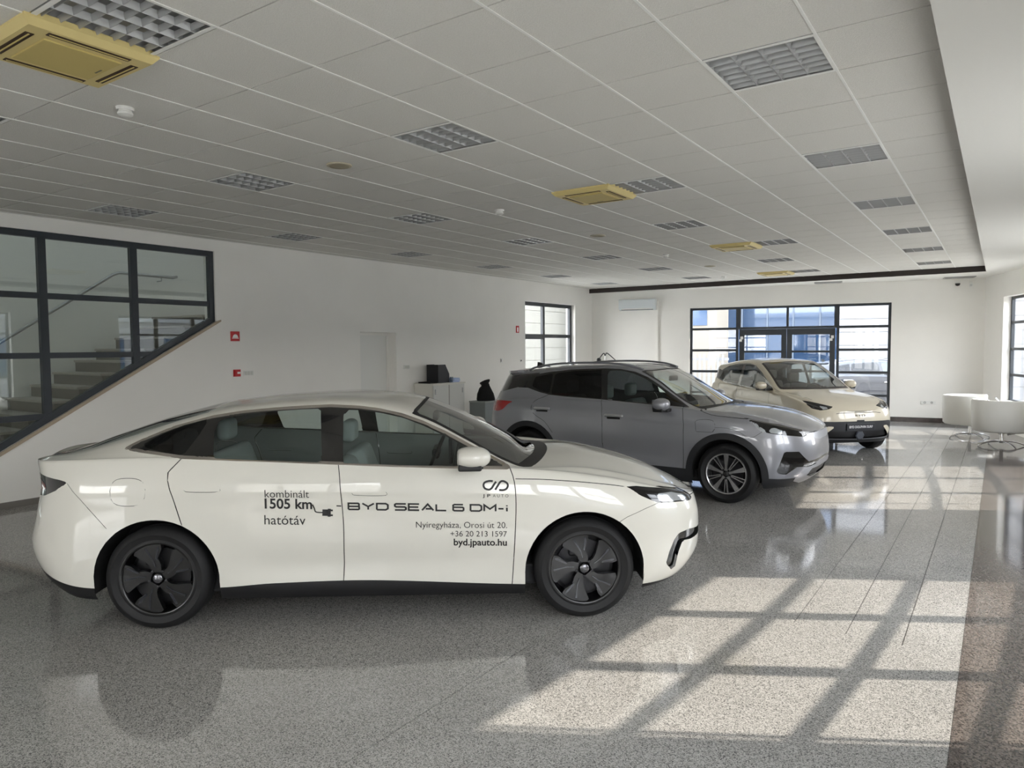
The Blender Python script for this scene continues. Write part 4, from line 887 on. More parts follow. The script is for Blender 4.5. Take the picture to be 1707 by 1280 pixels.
sh.poly('grille_trim', [(-.02, .735), (.2, .735), (.42, .77), (.56, .815), (.2, .822), (-.02, .822)], 'front', only=['paint'], x0=3.3, v0=3)
sh.poly('skid_plate', [(-.02, .25), (.5, .25), (.70, .30), (.66, .36), (.56, .44), (.45, .475), (-.02, .50)], 'front', only=['paint', 'sill_cladding'], x0=3.15, v1=4.2)
sh.poly('lower_intake', [(-.02, .32), (.40, .32), (.50, .345), (.44, .42), (-.02, .43)], 'front', only=['skid_plate'], x0=3.2)
sh.line('lower_trim', [(-.02, .525), (.40, .505), (.52, .50)], .03, 'front', only=['paint'], x0=3.2)
G = lambda pts, w=.006, **k: sh.line('panel_gap', px_(pts), w, **k)
G(C1([(1028, 400), (1030, 500), (1032, 700), (1035, 830)])+C2([]), smooth=3); sh.line('panel_gap', [(1.135, .60), (1.13, .36)], .006)
G(C2([(318, 470), (315, 600), (315, 800), (315, 1030)])); G(C1([(560, 362), (430, 420), (400, 490), (440, 545), (520, 600), (590, 700)]), .005, smooth=3)
G(C2([(420, 590), (500, 582), (570, 590), (595, 620), (590, 680), (570, 695), (425, 690)]), .004, smooth=3, closed=True); G(C2([(500, 480), (560, 540), (700, 560), (890, 578)]), .005, smooth=3); G(C2([(1020, 690), (950, 735), (890, 752), (840, 720)]), .004)
G(C2([(595, 655), (700, 660), (820, 700), (900, 750)]), .003, smooth=3)
sh.line('panel_gap', [(-.01, .83), (.4, .83), (.62, .83)], .008, 'front', x0=3.2, v0=3, v1=8)
sh.components('paint', [('rear_door', (.8, -.93, .75)), ('front_door', (1.7, -.93, .75)), ('hood', (2.9, -.2, 1.05)), ('front_fender', (2.4, -.94, .85)), ('front_bumper', (3.45, -.6, .65)), ('roof', (.8, -.2, 1.59))], 'body_shell')
clad_m = pm('grey_cladding', (34, 35, 38), .55); satin = pm('satin_silver', (150, 152, 158), .38, .8)
sh.emit(t2, {'paint': greyp, 'wheel_arch_cladding': clad_m, 'sill_cladding': clad_m, 'window_trim': glossblack, 'rear_pillar': glossblack, 'quarter_glass': glass_d, 'rear_door_glass': glass_d, 'front_door_glass': glass_f, 'windscreen_border': black_m, 'windscreen': glass_ws, 'rear_screen': glass_d, 'headlamp': lens_m, 'headlamp_light_bar': lens_w, 'headlamp_reflector': lens_w, 'tail_lamp': pm('suv_tail_red', (170, 24, 28), .12, coat=1), 'bumper_vent': glossblack, 'grille_trim': satin, 'skid_plate': satin, 'lower_intake': black_m, 'lower_trim': glossblack, 'panel_gap': gap_m},
     center=('hood', 'roof', 'windscreen', 'windscreen_border', 'rear_screen', 'front_bumper', 'body_shell', 'grille_trim', 'skid_plate', 'lower_intake', 'lower_trim'), inset={'panel_gap': .004, 'lower_intake': .02, 'bumper_vent': .006, 'headlamp_reflector': .006, 'wheel_arch_cladding': -.008, 'sill_cladding': -.004}, self_split=('wheel_arch_cladding', 'sill_cladding'),
     labels={'panel_gap': 'dark shut lines between the panels', 'rear_pillar': 'gloss black rear pillar', 'skid_plate': 'silver skid plate'})
for x in (0, 2.72):
    for sd_ in (-1, 1): wheel(t2, (x, sd_*.905, .345), sd_, .345, .238, 'silver'); well(t2, x, .345, .41, sd_*.90, sd_*.55)
MB().rbox(-.55, 3.1, -.60, .60, .22, .27, .01).build('underbody', MT['underbody'], t2)
cabin(t2, dict(seat_mat=pm('dark_seat', (78, 86, 86), .6), dash_mat=MT['dash_dark'], cw=.78, fx0=-.3, fx1=2.4, sx=1.20, rx=.22, sz=.42, dx=2.18, dz=1.08, mx=1.72, mz=1.40))
mirrors(t2, 1.98, 1.03, 1.13, (.10, .12, .075), greyp, .05)
for sd_ in (-1, 1):
    MB().tube([(x, sd_*y, z) for x, y, z in smooth_line([(-.18, .585, 1.50), (-.05, .60, 1.545), (.35, .61, 1.598), (.95, .61, 1.612), (1.35, .60, 1.582), (1.55, .585, 1.53)], 5)], .014, 8).build('roof_rail', satin, t2, smooth=True)
    for x, z in ((.235, 1.00), (1.30, .955)):
        yy = surf_y(sh, x, z) or -.93
        h = MB().rbox(x-.13, x+.13, min(sd_*(-yy-.005), sd_*(-yy+.035)), max(sd_*(-yy-.005), sd_*(-yy+.035)), z-.018, z+.018, .016, 4).build('door_handle', pm('handle_silver', (190, 191, 194), .3, .6), t2, smooth=True)
        MB().rbox(x-.10, x+.08, min(sd_*(-yy-.004), sd_*(-yy+.004)), max(sd_*(-yy-.004), sd_*(-yy+.004)), z-.045, z+.0, .003).build('handle_recess', gap_m, h)
clean(MB().prism([(-.42, 1.53), (-.30, 1.53), (-.36, 1.59), (-.41, 1.60)], lambda x, z, d: (x, d, z), -.02, .02).build('aerial_fin', black_m, t2))
spo = [(-.26, .60), (-.37, .605), (-.55, .53), (-.69, .36), (-.77, .15)]; spo = spo+[(x, -y) for x, y in reversed(spo)]
clean(MB().prism(spo, lambda x, y, d: (x, y, 1.475+d+.06*(x+.4)), -.018, .018).build('roof_spoiler', greyp, t2))

# ------------------------------------------------------------------ cream hatchback at the back
beige = paint('beige_lacquer', (208, 199, 179), .35, inner=(60, 60, 60))
hat = Car((-4.177, 15.047), -44.2)
SP3 = dict(
    W=[(-.8, .78), (-.4, .83), (0, .855), (1.2, .845), (2.0, .85), (2.5, .86), (2.9, .84), (3.3, .80)],
    z0=[(-.8, .32), (-.4, .22), (0, .19), (2.5, .18), (2.9, .185), (3.3, .22)],
    z5=[(-.8, .98), (-.6, 1.02), (-.3, 1.04), (.3, 1.03), (1.0, .99), (1.7, .965), (2.1, .95), (2.4, .92), (2.7, .87), (2.95, .80), (3.1, .745), (3.3, .69)],
    xt=[-.68, -.73, -.76, -.77, -.76, -.74], xn=[3.10, 3.17, 3.21, 3.22, 3.215, 3.19], ar=.40, af=.50, pr=2.2, qr=3.2, pf=2.0, qf=3.0,
    k=[.93, .968, .99, 1.0, .985, [(-.8, .93), (0, .94), (2.0, .95), (2.4, .94), (3.3, .93)]], fr=[0, .09, .30, .55, .80, 1],
    zc=[(-.8, .97), (-.73, 1.0), (-.69, 1.18), (-.64, 1.36), (-.61, 1.43), (-.3, 1.50), (.2, 1.555), (.7, 1.575), (1.0, 1.56), (1.22, 1.515), (1.5, 1.395), (1.8, 1.235), (2.05, 1.095), (2.16, 1.04), (2.3, 1.015), (2.6, .965), (2.85, .90), (3.05, .815), (3.2, .70)],
    z8=[(-.8, .96), (-.70, 1.1), (-.64, 1.32), (-.58, 1.385), (-.2, 1.43), (.3, 1.49), (.8, 1.51), (1.1, 1.485), (1.4, 1.36), (1.7, 1.19), (1.95, 1.04), (2.1, .995), (2.4, .965), (2.7, .915), (2.95, .845), (3.1, .775), (3.2, .70)],
    f8=[(-.8, .8), (0, .74), (.8, .735), (1.2, .77), (1.6, .83), (1.95, .88), (2.2, .80), (3.3, .72)],
    f6=[(-.8, .95), (0, .967), (1.9, .97), (2.2, .94), (3.3, .92)], g6=[(-.8, .01), (0, .018), (1.9, .018), (2.2, .01), (3.3, .005)],
    bow=[(-.8, -.004), (-.3, .012), (.3, .02), (1.4, .015), (1.9, .004), (2.1, -.006), (2.5, -.012), (3.3, -.004)], n=(28, 90, 36),
    sculpt=lambda x, z, v: .02*np.exp(-((z-.48)/.12)**2)*np.clip((x-.4)/.4, 0, 1)*np.clip((2.1-x)/.4, 0, 1)*(v < 5))
sh = Shell(SP3)
t3 = thing('car', 'cream hatchback with black lower bumper and number plate at the back', 'car', hat.o, hat.a)
for cx in (0, 2.5):
    sh.cut('hole', sh.dom(sdf_poly(sh.proj('side'), circ(cx, .31, .365)), v1=5)); sh.cut('hole', sh.dom(np.maximum(np.abs(sh.V[:, 0]-cx)-.364, sh.V[:, 2]-.31), v1=5))
sh.cut('sill_cladding', sh.dom(sh.V[:, 2]-.28, v1=4, x1=2.75), ['paint'])
DLO = [(-.42, 1.16), (-.30, 1.28), (0, 1.40), (.4, 1.465), (.8, 1.475), (1.08, 1.44), (1.35, 1.32), (1.65, 1.15), (1.88, 1.005), (1.4, .995), (.6, 1.03), (.1, 1.07), (-.2, 1.12)]
sh.poly('window_trim', DLO, v0=5, v1=8.3, only=['paint'])
sh.poly('rear_pillar', [(-.9, 1.02), (-.45, 1.15), (-.2, 1.17), (-.15, 1.30), (-.4, 1.34), (-.9, 1.33)], v0=5, v1=8.2, only=['paint', 'window_trim'])
sh.poly('rear_door_glass', [(-.30, 1.17), (-.12, 1.31), (.2, 1.41), (.60, 1.45), (.62, 1.05), (.1, 1.09)], v0=5, v1=8.3, only=['window_trim'])
sh.poly('front_door_glass', [(.70, 1.05), (.69, 1.455), (.85, 1.455), (1.05, 1.42), (1.32, 1.30), (1.55, 1.17), (1.55, 1.01), (1.2, 1.02)], v0=5, v1=8.3, only=['window_trim'])
xb = lambda: 2.13-.17*(np.abs(sh.V[:, 1])/.65)**2; xtp = lambda: 1.22-.06*(np.abs(sh.V[:, 1])/.6)**2
sh.cut('windscreen_border', sh.dom(np.maximum(sh.V[:, 0]-xb()-.05, xtp()-sh.V[:, 0]), v0=8.08), ['paint'])
sh.cut('windscreen', sh.dom(np.maximum(sh.V[:, 0]-xb()+.02, xtp()+.03-sh.V[:, 0]), v0=8.22), ['windscreen_border'])
sh.cut('rear_screen', sh.dom(np.maximum(sh.V[:, 0]+.63, -.70-sh.V[:, 0]), v0=8.2), ['paint'])
C3 = lambda l: [(1180+x/5.334, 590+y/5.334) for x, y in l]; C4 = lambda l: [(1360+x/10.66, 640+y/10.66) for x, y in l]
hl = onfront(hat, sh, C3([(838, 412), (920, 425), (1000, 443), (1112, 468), (1075, 492), (1000, 502), (925, 485), (880, 452)]))
sh.poly('headlamp', hl, 'front', only=['paint'], x0=2.3, v0=2.5)
sh.poly('headlamp_reflector', onfront(hat, sh, C3([(985, 455), (1060, 470), (1070, 488), (1020, 495)])), 'front', only=['headlamp'], x0=2.3)
sh.poly('front_grille_panel', [(-.02, .565), (.60, .56), (.77, .535), (.83, .45), (.84, .26), (.70, .19), (-.02, .17)], 'front', only=['paint', 'sill_cladding'], x0=2.72, v1=4.6)
sh.poly('bumper_wedge', onfront(hat, sh, C4([(1180, 730), (1255, 722), (1300, 790), (1350, 900), (1348, 975), (1318, 965), (1265, 880)])), 'front', only=['front_grille_panel', 'paint'], x0=2.4, v1=5)
sh.poly('lower_grille', [(-.02, .40), (.48, .40), (.55, .43), (.64, .29), (-.02, .275)], 'front', only=['front_grille_panel'], x0=2.8)
sh.line('grille_strip', [(-.02, .262), (.66, .275), (.74, .285)], .012, 'front', only=['front_grille_panel'], x0=2.6)
G = lambda pts, w=.006, **k: sh.line('panel_gap', pts, w, **k)
G([(.65, 1.04), (.66, .7), (.66, .28)]); G([(1.80, .98), (1.83, .8), (1.80, .28)]); G([(-.1, 1.1), (-.08, .95), (.2, .75), (.32, .55)], smooth=3)
sh.line('panel_gap', [(-.01, .705), (.3, .705), (.43, .69)], .008, 'front', x0=2.8, v0=3, v1=8)
sh.line('panel_gap', [(2.10, .67), (2.45, .64), (2.75, .60), (2.88, .555)], .006, 'top', v0=5.1, v1=8)
sh.components('paint', [('rear_door', (.3, -.85, .8)), ('front_door', (1.3, -.85, .7)), ('hood', (2.5, -.2, .98)), ('front_fender', (2.2, -.86, .8)), ('roof', (.6, -.2, 1.56))], 'body_shell')
sh.emit(t3, {'paint': beige, 'sill_cladding': clad_m, 'window_trim': glossblack, 'rear_pillar': glossblack, 'rear_door_glass': glass_f, 'front_door_glass': glass_f, 'windscreen_border': pm('brown_black', (44, 38, 36), .4), 'windscreen': glass_ws, 'rear_screen': glass_d, 'headlamp': lens_m, 'headlamp_reflector': lens_w, 'front_grille_panel': pm('matt_black_bumper', (34, 36, 40), .45), 'lower_grille': black_m, 'grille_strip': satin, 'panel_gap': gap_m},
     center=('hood', 'roof', 'windscreen', 'windscreen_border', 'rear_screen', 'front_grille_panel', 'lower_grille', 'grille_strip', 'body_shell'), inset={'panel_gap': .004, 'lower_grille': .03, 'headlamp_reflector': .006, 'bumper_wedge': -.006})
for x in (0, 2.5):
    for sd_ in (-1, 1): wheel(t3, (x, sd_*.835, .305), sd_, .305, .205, 'grey', .19); well(t3, x, .31, .37, sd_*.82, sd_*.5)
MB().rbox(-.45, 2.7, -.55, .55, .20, .25, .01).build('underbody', MT['underbody'], t3)
cabin(t3, dict(seat_mat=pm('brown_grey_seat', (92, 88, 84), .6), dash_mat=MT['dash_dark'], cw=.68, fx0=-.2, fx1=2.1, sx=1.0, rx=.12, sz=.40, dx=1.86, dz=.99, mx=1.38, mz=1.34))
mirrors(t3, 1.72, .92, 1.09, (.075, .105, .072), beige, .06)
pl = MB().rbox(3.218, 3.232, -.26, .26, .415, .525, .006).build('number_plate', pm('plate_black', (30, 32, 38), .4), t3)
MB().lathe([(0, .018), (.07, .016), (.085, 0)], 6, 'x', (3.20, 0, .33)).build('radar_cover', pm('radar_grey', (58, 62, 70), .4), t3)
MB().rbox(3.20, 3.225, -.07, .07, .555, .585, .008).build('front_camera_pod', black_m, t3)
V, F = text_mesh('BYD DOLPHIN SURF', .01); x0, x1 = V[:, 0].min(), V[:, 0].max()
obj('plate_lettering', [(3.2335, -.215+.43*(x-x0)/(x1-x0), .455+y*.055) for x, y in V], F, pm('plate_white', (232, 232, 232), .5), pl)
V, F = text_mesh('BYD', .0); x0, x1 = V[:, 0].min(), V[:, 0].max()
bw = sh.bvh.ray_cast(Vector((5, -.02, .655)), Vector((-1, 0, 0)))[0]; bx = (bw.x if bw else 3.2)+.004
obj('bonnet_badge', [(bx-.015*abs(-.09+.18*(x-x0)/(x1-x0)), -.09+.18*(x-x0)/(x1-x0), .64+y*.05) for x, y in V], F, chrome_m, t3)
# ------------------------------------------------------------------ furniture and fittings
cab_m = pm('cabinet_white', (214, 212, 204), .5); cabd_m = pm('cabinet_door', (206, 206, 202), .45); edge_m = pm('cabinet_edge', (120, 116, 108), .6)
cb = thing('cabinet', 'low white cabinet with two sliding doors against the left wall', 'cabinet', (XL+.02, 10.29, 0))
MB().box(0, .46, 0, .98, .06, 1.10).build('body', cab_m, cb); MB().box(-.0, .49, -.01, .99, 1.10, 1.13).build('top', cab_m, cb); MB().box(.03, .44, .02, .96, 0, .06).build('plinth', edge_m, cb)
for y0, y1, hy in ((.012, .478, .07), (.502, .968, .90)):
    d = MB().rbox(.46, .478, y0, y1, .08, 1.09, .003).build('door', cabd_m, cb); MB().rbox(.477, .49, hy-.01, hy+.01, .92, 1.02, .004).build('handle', alu_m, d)
MB().box(.461, .472, .478, .502, .08, 1.09).build('door_gap', edge_m, cb)
tr = thing('document_tray', 'flat black tray at the near end of the white cabinet', 'tray', (XL+.24, 10.44, 1.13)); MB().box(-.15, .15, -.11, .11, 0, .008).build('base', black_m, tr); MB().box(-.15, .15, -.11, -.10, .008, .03).box(-.15, .15, .10, .11, .008, .03).box(-.15, -.14, -.10, .10, .008, .03).build('rim', black_m, tr)
mf = thing('magazine_file', 'black slanted magazine file standing on the white cabinet', 'file box', (XL+.22, 10.60, 1.13)); navy = pm('navy_black', (16, 17, 24), .5)
clean(MB().prism([(0, 0), (.34, 0), (.34, .17), (.22, .36), (0, .36)], lambda y, z, d: (d, y, z), .14, .15).build('side_panel', navy, mf)); clean(MB().prism([(0, 0), (.34, 0), (.34, .17), (.22, .36), (0, .36)], lambda y, z, d: (d, y, z), -.15, -.14).build('side_panel', navy, mf))
MB().box(-.14, .14, 0, .012, 0, .36).build('back_panel', navy, mf); MB().box(-.14, .14, .012, .33, 0, .012).build('bottom_panel', navy, mf); MB().box(-.14, .14, .328, .34, 0, .17).build('front_panel', navy, mf)
tg = glass('tumbler_glass', (.86, .90, .93), 2.0)
for y, l in ((10.97, 'clear drinking glass right beside the black magazine file'), (11.0, None)):
    if l is None: continue
    g = thing('drinking_glass', l, 'glass', (XL+.40, y, 1.13)); MB().lathe([(0, .006), (.026, .006), (.032, .11), (.035, .11), (.030, 0), (0, 0)], 20).build('tumbler', tg, g, smooth=True); MB().lathe([(0, .03), (.026, .03)], 20).build('water', glass('water', (.8, .87, .95), 1), g)
bl = [pm('paper_blue', (150, 172, 214), .6), pm('paper_pale', (196, 208, 230), .6)]
for i in range(5):
    w = .20+.02*(i % 2); o = MB().rbox(-.13, .13, -w/2, w/2, 0, .016, .003).build('brochure_stack', bl[i % 2], None); o.location = (XL+.30, 11.10+.012*((i*7) % 3-1), 1.13+i*.0165); o.rotation_euler.z = R((i*37) % 11-5)
    tag(o, ['lowest', 'second lowest', 'middle', 'second highest', 'topmost'][i]+' of the pale blue brochure bundles on the white cabinet', 'brochures', 'blue brochure bundles')
pd = thing('pedestal', 'grey pedestal box behind the tail of the grey SUV', 'pedestal', (-8.75, 11.72, 0)); pg = pm('pedestal_grey', (126, 132, 132), .5)
MB().rbox(-.2, .2, -.30, .30, .04, .70, .006).build('body', pg, pd); MB().rbox(-.21, .21, -.31, .31, .70, .73, .006).build('top', pm('pedestal_top', (150, 154, 152), .4), pd); MB().box(-.17, .17, -.27, .27, 0, .04).build('plinth', edge_m, pd)
bk = thing('bag', 'black fabric bag with a gathered neck on the grey pedestal', 'bag', (-8.75, 11.70, .73)); bagm = pm('black_fabric', (9, 9, 10), .9)
prof = [(0, 0), (.21, 0), (.215, .04), (.19, .14), (.13, .26), (.085, .32), (.09, .345), (.12, .385), (.11, .40), (.06, .37), (0, .36)]
V = MB().lathe(prof, 28)
for i, (x, y, z) in enumerate(V.V): a = math.atan2(y, x); k = 1+.10*math.sin(3*a+z*6)+.05*math.sin(7*a); V.V[i] = (x*k*.8, y*k, z*(1+.10*math.cos(a)*(z > .3)))
V.build('bag_body', bagm, bk, smooth=True); MB().tube([(.09*math.cos(t)*.8, .09*math.sin(t), .335) for t in np.linspace(0, 2*math.pi, 20)[:-1]], .008, 6, True).build('tie_cord', bagm, bk)
# stand behind the SUV roof
ds = thing('display_stand', 'thin steel stand with two drooping arms behind the grey SUV', 'stand', (-8.0, 15.62, 0))
MB().lathe([(0, .02), (.2, .018), (.21, 0)], 28).build('base', darkmet, ds, angle=30); MB().tube([(0, 0, .02), (0, 0, 1.60)], .012, 8).build('pole', alu_m, ds)
MB().tube(smooth_line([(0, -.015, 1.60), (-.0, -.06, 1.655), (0, -.16, 1.62), (0, -.34, 1.50)], 5), .012, 8).build('arm', darkmet, ds, smooth=True)
MB().tube(smooth_line([(0, .015, 1.60), (0, .07, 1.66), (0, .22, 1.62), (0, .60, 1.46)], 5), .012, 8).build('arm', darkmet, ds, smooth=True)
ellipsoid(MB(), (0, -.33, 1.49), (.05, .07, .06), 2.2, 14, 10).build('lamp_head', black_m, ds, smooth=True)
# wall air conditioner
ac = thing('wall_air_conditioner', 'white split air conditioner on the far wall', 'air conditioner', pfar(1.33, 2.79, -.001), math.atan2(FD[1], FD[0]))
clean(MB().prism([(0, .03), (-.05, 0), (-.16, .03), (-.20, .08), (-.20, .28), (-.17, .30), (0, .30)], lambda y, z, d: (d, y, z), -.50, .50).build('casing', pm('ac_white', (212, 218, 220), .35), ac))
MB().box(-.43, .43, -.175, -.06, .012, .022).build('outlet_slot', black_m, ac); MB().box(-.42, .42, -.19, -.175, .025, .05).build('louvre', white_pl, ac)
MB().rbox(.50, .55, -.05, 0, -1.95, .22, .006).build('pipe_cover', wall_m, ac)
# signs, switches, sockets on the left wall
def plate(name, label, cat, y, z, w, h, mat, group=None):
    t = thing(name, label, cat, (XL+.001, y, z), group=group); MB().rbox(0, .012, -w/2, w/2, -h/2, h/2, .003).build('plate', mat, t); return t
s1 = plate('fire_alarm_sign', 'red square fire alarm sign with white bell symbol beside the stair window', 'sign', 6.385, 2.02, .15, .145, red_m)
wp = pm('sign_white', (240, 240, 238), .5)
half = [(.045*math.cos(t), -.02+.05*math.sin(t)) for t in np.linspace(0, math.pi, 14)]
clean(MB().prism(half, lambda y, z, d: (.012+d, y, z), 0, .001).build('bell_symbol', wp, s1)); MB().box(.012, .013, -.055, .055, -.034, -.024).build('bell_base', wp, s1)
s2 = plate('fire_call_point', 'red fire call point box with white label below the alarm sign', 'call point', 6.40, 1.468, .12, .105, red_m); MB().rbox(.012, .03, -.045, .045, -.04, .04, .006).build('box', red_m, s2); MB().box(.03, .0315, -.01, .04, -.012, .018).build('white_label', wp, s2)
s3 = plate('light_switch', 'triple light switch plate beside the red call point', 'switch', 6.60, 1.462, .17, .075, white_pl, 'switch plates')
for i in (-1, 0, 1): MB().rbox(.012, .018, i*.05-.02, i*.05+.02, -.028, .028, .003).build('rocker', pm('rocker_white', (205, 205, 198), .4), s3)
s4 = plate('light_switch', 'double light switch plate between the recessed door and the cabinet', 'switch', 10.10, 1.46, .17, .08, white_pl, 'switch plates')
for i in (-1, 1): MB().rbox(.012, .018, i*.035-.025, i*.035+.025, -.028, .028, .003).build('rocker', MT['rocker_white'], s4)
s5 = plate('fire_extinguisher_sign', 'small red extinguisher sign beside the glazed side door', 'sign', 13.92, 2.245, .12, .165, red_m); MB().rbox(.012, .013, -.025, .025, -.06, .045, .0004).build('extinguisher_symbol', wp, s5)
s6 = plate('thermostat', 'small white thermostat on the left wall above the black bag', 'thermostat', 13.25, 1.52, .07, .10, white_pl); MB().box(.012, .02, -.032, -.022, -.03, .03).build('dial', black_m, s6)
s7 = plate('door_button', 'small door release button next to the glazed side door', 'button', 14.06, 1.50, .06, .06, white_pl); MB().lathe([(0, .02), (.016, .02), (.018, .012)], 16, 'x').build('button', darkmet, s7)
p = pfar(8.2, .465, -.001); sk = thing('wall_socket', 'white double socket low on the far wall beside the entrance', 'socket', p, math.atan2(FD[1], FD[0])); MB().rbox(-.15, .15, -.012, 0, -.04, .04, .004).build('plate', white_pl, sk)
for i in (-1, 1): MB().lathe([(.028, -.0125), (.025, -.016), (0, -.010)], 16, 'y', (i*.07, 0, 0)).build('outlet', pm('outlet_grey', (170, 170, 166), .5), sk)
# ------------------------------------------------------------------ tub armchairs
leather = pm('white_leather', (228, 227, 222), .4)
def armchair(label, loc, rz):
    t = thing('armchair', label, 'armchair', loc, rz, 'white tub armchairs'); Ro, Ri, a0 = .47, .38, R(62); n = 36; V = []; F = []
    secs = [(Ri, .42), (Ri, .80), (Ri+.02, .83), (Ro-.02, .83), (Ro, .80), (Ro-.015, .30), (Ro-.05, .27), (Ri, .27)]; k = len(secs)
    for i in range(n+1):
        a = a0+(2*math.pi-2*a0)*i/n
        for r, z in secs: V.append((r*math.cos(a), r*math.sin(a), z))
    for i in range(n):
        for j in range(k): F.append((i*k+j, i*k+(j+1) % k, (i+1)*k+(j+1) % k, (i+1)*k+j))
    F += [tuple(range(k)), tuple(n*k+j for j in reversed(range(k)))]
    o = obj('backrest_shell', V, F, leather, t, smooth=True, angle=50); clean(o)
    sd = []
    for i in range(40):
        a = 2*math.pi*i/40; r = .375; sd.append((min(r*math.cos(a)*1.12, .40), r*math.sin(a)))
    c = MB(); V = [(x, y, .27) for x, y in sd]+[(x, y, .43) for x, y in sd]+[(x*.88, y*.88, .465) for x, y in sd]+[(0, 0, .475)]; F = []
    for q in range(2):
        for i in range(40): j = (i+1) % 40; F.append((q*40+i, q*40+j, q*40+40+j, q*40+40+i))
    for i in range(40): F.append((80+i, 80+(i+1) % 40, 120))
    F.append(tuple(reversed(range(40)))); obj('seat_cushion', V, F, leather, t, smooth=True, angle=50)
    MB().lathe([(.03, .27), (.03, .10), (.05, .06), (0, .06)], 20).build('swivel_column', chrome_m, t, angle=40)
    for i in range(4):
        a = math.pi/4+i*math.pi/2; c, s = math.cos(a), math.sin(a)
        MB().tube(smooth_line([(.02*c, .02*s, .085), (.22*c, .22*s, .075), (.37*c, .37*s, .03), (.40*c, .40*s, .012)], 4), .013, 10).build('star_leg', chrome_m, t, smooth=True)
    for s in (-1, 1):
        MB().tube(smooth_line([(.34, s*.40, .78), (.47, s*.36, .60), (.50, s*.30, .44), (.40, s*.22, .26), (.12, s*.06, .20)], 6), .014, 10).build('support_tube', chrome_m, t, smooth=True)
    return t
armchair('white tub armchair with chrome tubes, farther one beside the far wall', (-.46, 16.3, 0), R(-8))
armchair('white tub armchair with rounded back turned to the viewer, nearer one at the right edge', (.05, 15.25, 0), R(75))
# ------------------------------------------------------------------ outside the windows
gr = struct('ground_outside', MB().box(-60, 60, -60, 90, -.4, -.21), pm('forecourt_paving', (176, 172, 164), .8, noise=(.6, .08)))
def building(name, label, pf, u0, u1, h, d0, d1, wallm):
    t = thing(name, label, 'building', pf(u0, -.21, d0)); off = Vector(pf(u0, -.21, d0))
    return t, (lambda u, z, d: tuple(Vector(pf(u, z, d))-off))
wh = pm('white_cladding', (116, 117, 120), .6); bluegl = pm('blue_glass', (46, 72, 104), .06, .3, coat=1); creamw = pm('cream_render', (126, 120, 110), .8)
t, f = building('office_building', 'building with dark blue glass front seen through the entrance', pfar, 0, 0, 0, 15, 15, wh)
clean(pbox(MB(), f, 1.0, 6.5, -.2, 1.0, 15, 19).build('plinth_wall', wh, t)); clean(pbox(MB(), f, 1.0, 6.5, 7.2, 8, 14.8, 19).build('roof', wh, t)); clean(pbox(MB(), f, 1.0, 6.5, 1.0, 7.2, 15.3, 19).build('core', bluegl, t))
for i in range(5):
    for j in range(4): clean(pbox(MB(), f, 1.0+i*1.1+.04, 1.0+(i+1)*1.1-.04, 1.0+j*1.55+.04, 1.0+(j+1)*1.55-.04, 15.2+.02*((i*5+j*3) % 3), 15.28).build('window', bluegl, t))
for i in range(6): clean(pbox(MB(), f, 1.0+i*1.1-.03, 1.0+i*1.1+.03, 1.0, 7.2, 15.16, 15.3).build('mullion', pm('blue_grey_frame', (96, 110, 128), .4), t))
t, f = building('hall_building', 'white clad hall with horizontal boards seen at the right of the entrance', pfar, 6.2, 20, 7, 11, 11, wh)
clean(pbox(MB(), f, 6.3, 22, -.2, 8, 11.05, 13.5).build('wall', wh, t))
for i in range(16): clean(pbox(MB(), f, 6.2, 22, -.2+i*.5, -.2+i*.5+.485, 11, 11.05).build('cladding_board', wh, t))
t, f = building('side_building', 'cream building with a fence at the left of the entrance', pfar, -3, 2.2, 7, 9, 9, creamw)
clean(pbox(MB(), f, -3, 1.95, -.2, 7, 9, 12).build('wall', creamw, t)); clean(pbox(MB(), f, -3.1, 2.1, 7, 7.4, 8.8, 12.2).build('roof', wh, t)); w = clean(pbox(MB(), f, 1.0, 1.6, 2.6, 4.0, 8.97, 9.02).build('window', bluegl, t))
fn = thing('fence', 'pale slatted fence behind the left panes of the entrance', 'fence', pfar(1.0, -.21, 7)); off = Vector(pfar(1.0, -.21, 7)); f = lambda u, z, d: tuple(Vector(pfar(u, z, d))-off)
for i in range(22): clean(pbox(MB(), f, -.9+i*.16, -.9+i*.16+.07, -.2, 1.5, 7, 7.03).build('slat', wh, fn))
clean(pbox(MB(), f, -1, 2.7, 1.3, 1.38, 7.03, 7.06).build('fence_rail', wh, fn))
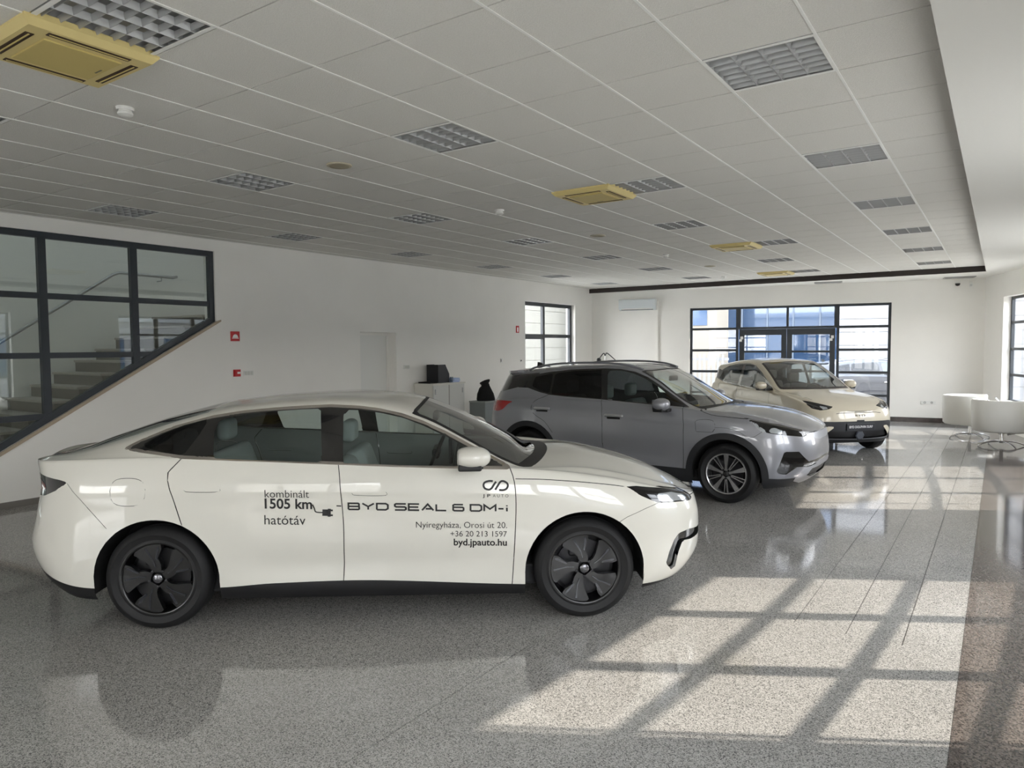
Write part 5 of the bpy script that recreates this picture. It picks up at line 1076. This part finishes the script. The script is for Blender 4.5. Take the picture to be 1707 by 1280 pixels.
t = thing('neighbour_building', 'pale building outside the glazed side door', 'building', (-15.5, 22, -.21)); pale = pm('pale_brick', (122, 121, 114), .8)
for i in range(14): MB().box(-3, 0, -7, 12, i*.5, i*.5+.485).build('wall_course', pale, t)
MB().box(-3, -.03, -7, 12, 0, 7).build('wall', pale, t); MB().box(-.02, .03, -1, .2, 2.9, 4.4).build('window', bluegl, t)
t = thing('warehouse', 'long white building across the forecourt on the right', 'building', (16, 6, -.21)); MB().box(0, 6, -22, 24, 0, 3.4).build('wall', wh, t); MB().box(-.2, 6, -22, 24, 3.4, 3.7).build('roof', pm('roof_grey', (120, 124, 128), .6), t)
for i in range(9): MB().box(-.03, .02, -20+i*4.8, -17.2+i*4.8, .9, 2.6).build('window', bluegl, t)
for x, y, r in ((11, 14, 1.0), (11.5, 20.5, .9), (10.5, -1, 1.1)):
    t = thing('shrub', 'rounded green shrub on the forecourt to the right, '+{14: 'middle one', 20.5: 'farthest one', -1: 'nearest one'}[y], 'shrub', (x, y, -.21), group='forecourt shrubs')
    q = ellipsoid(MB(), (0, 0, r*.8), (r, r, r*.8), 2, 24, 16)
    for i, v in enumerate(q.V): k = 1+.12*math.sin(v[0]*9+v[1]*7)*math.cos(v[2]*8+v[1]*5); q.V[i] = (v[0]*k, v[1]*k, v[2])
    q.build('foliage', pm('leaf_green', (74, 100, 50), .8, noise=(14, .5)), t, smooth=True); MB().tube([(0, 0, 0), (0, 0, .5)], .05).build('stem', pm('bark', (80, 64, 50), .8), t)
# dark SUV parked outside behind the entrance
t4 = copy_tree(t2); p = pfar(6.2, -.21, 4.6); t4.location = p; t4.rotation_euler.z = math.atan2(FD[1], FD[0])+R(6)
t4['label'] = 'dark blue SUV parked outside behind the right panes of the entrance'
dk = paint('dark_blue_lacquer', (26, 30, 40), .35, .0)
for o in t4.children:
    if o.name.startswith('tail_lamp'): o.material_slots[0].link = 'OBJECT'; o.material_slots[0].material = lens_m
    if o.data.materials[0] == greyp: o.material_slots[0].link = 'OBJECT'; o.material_slots[0].material = dk
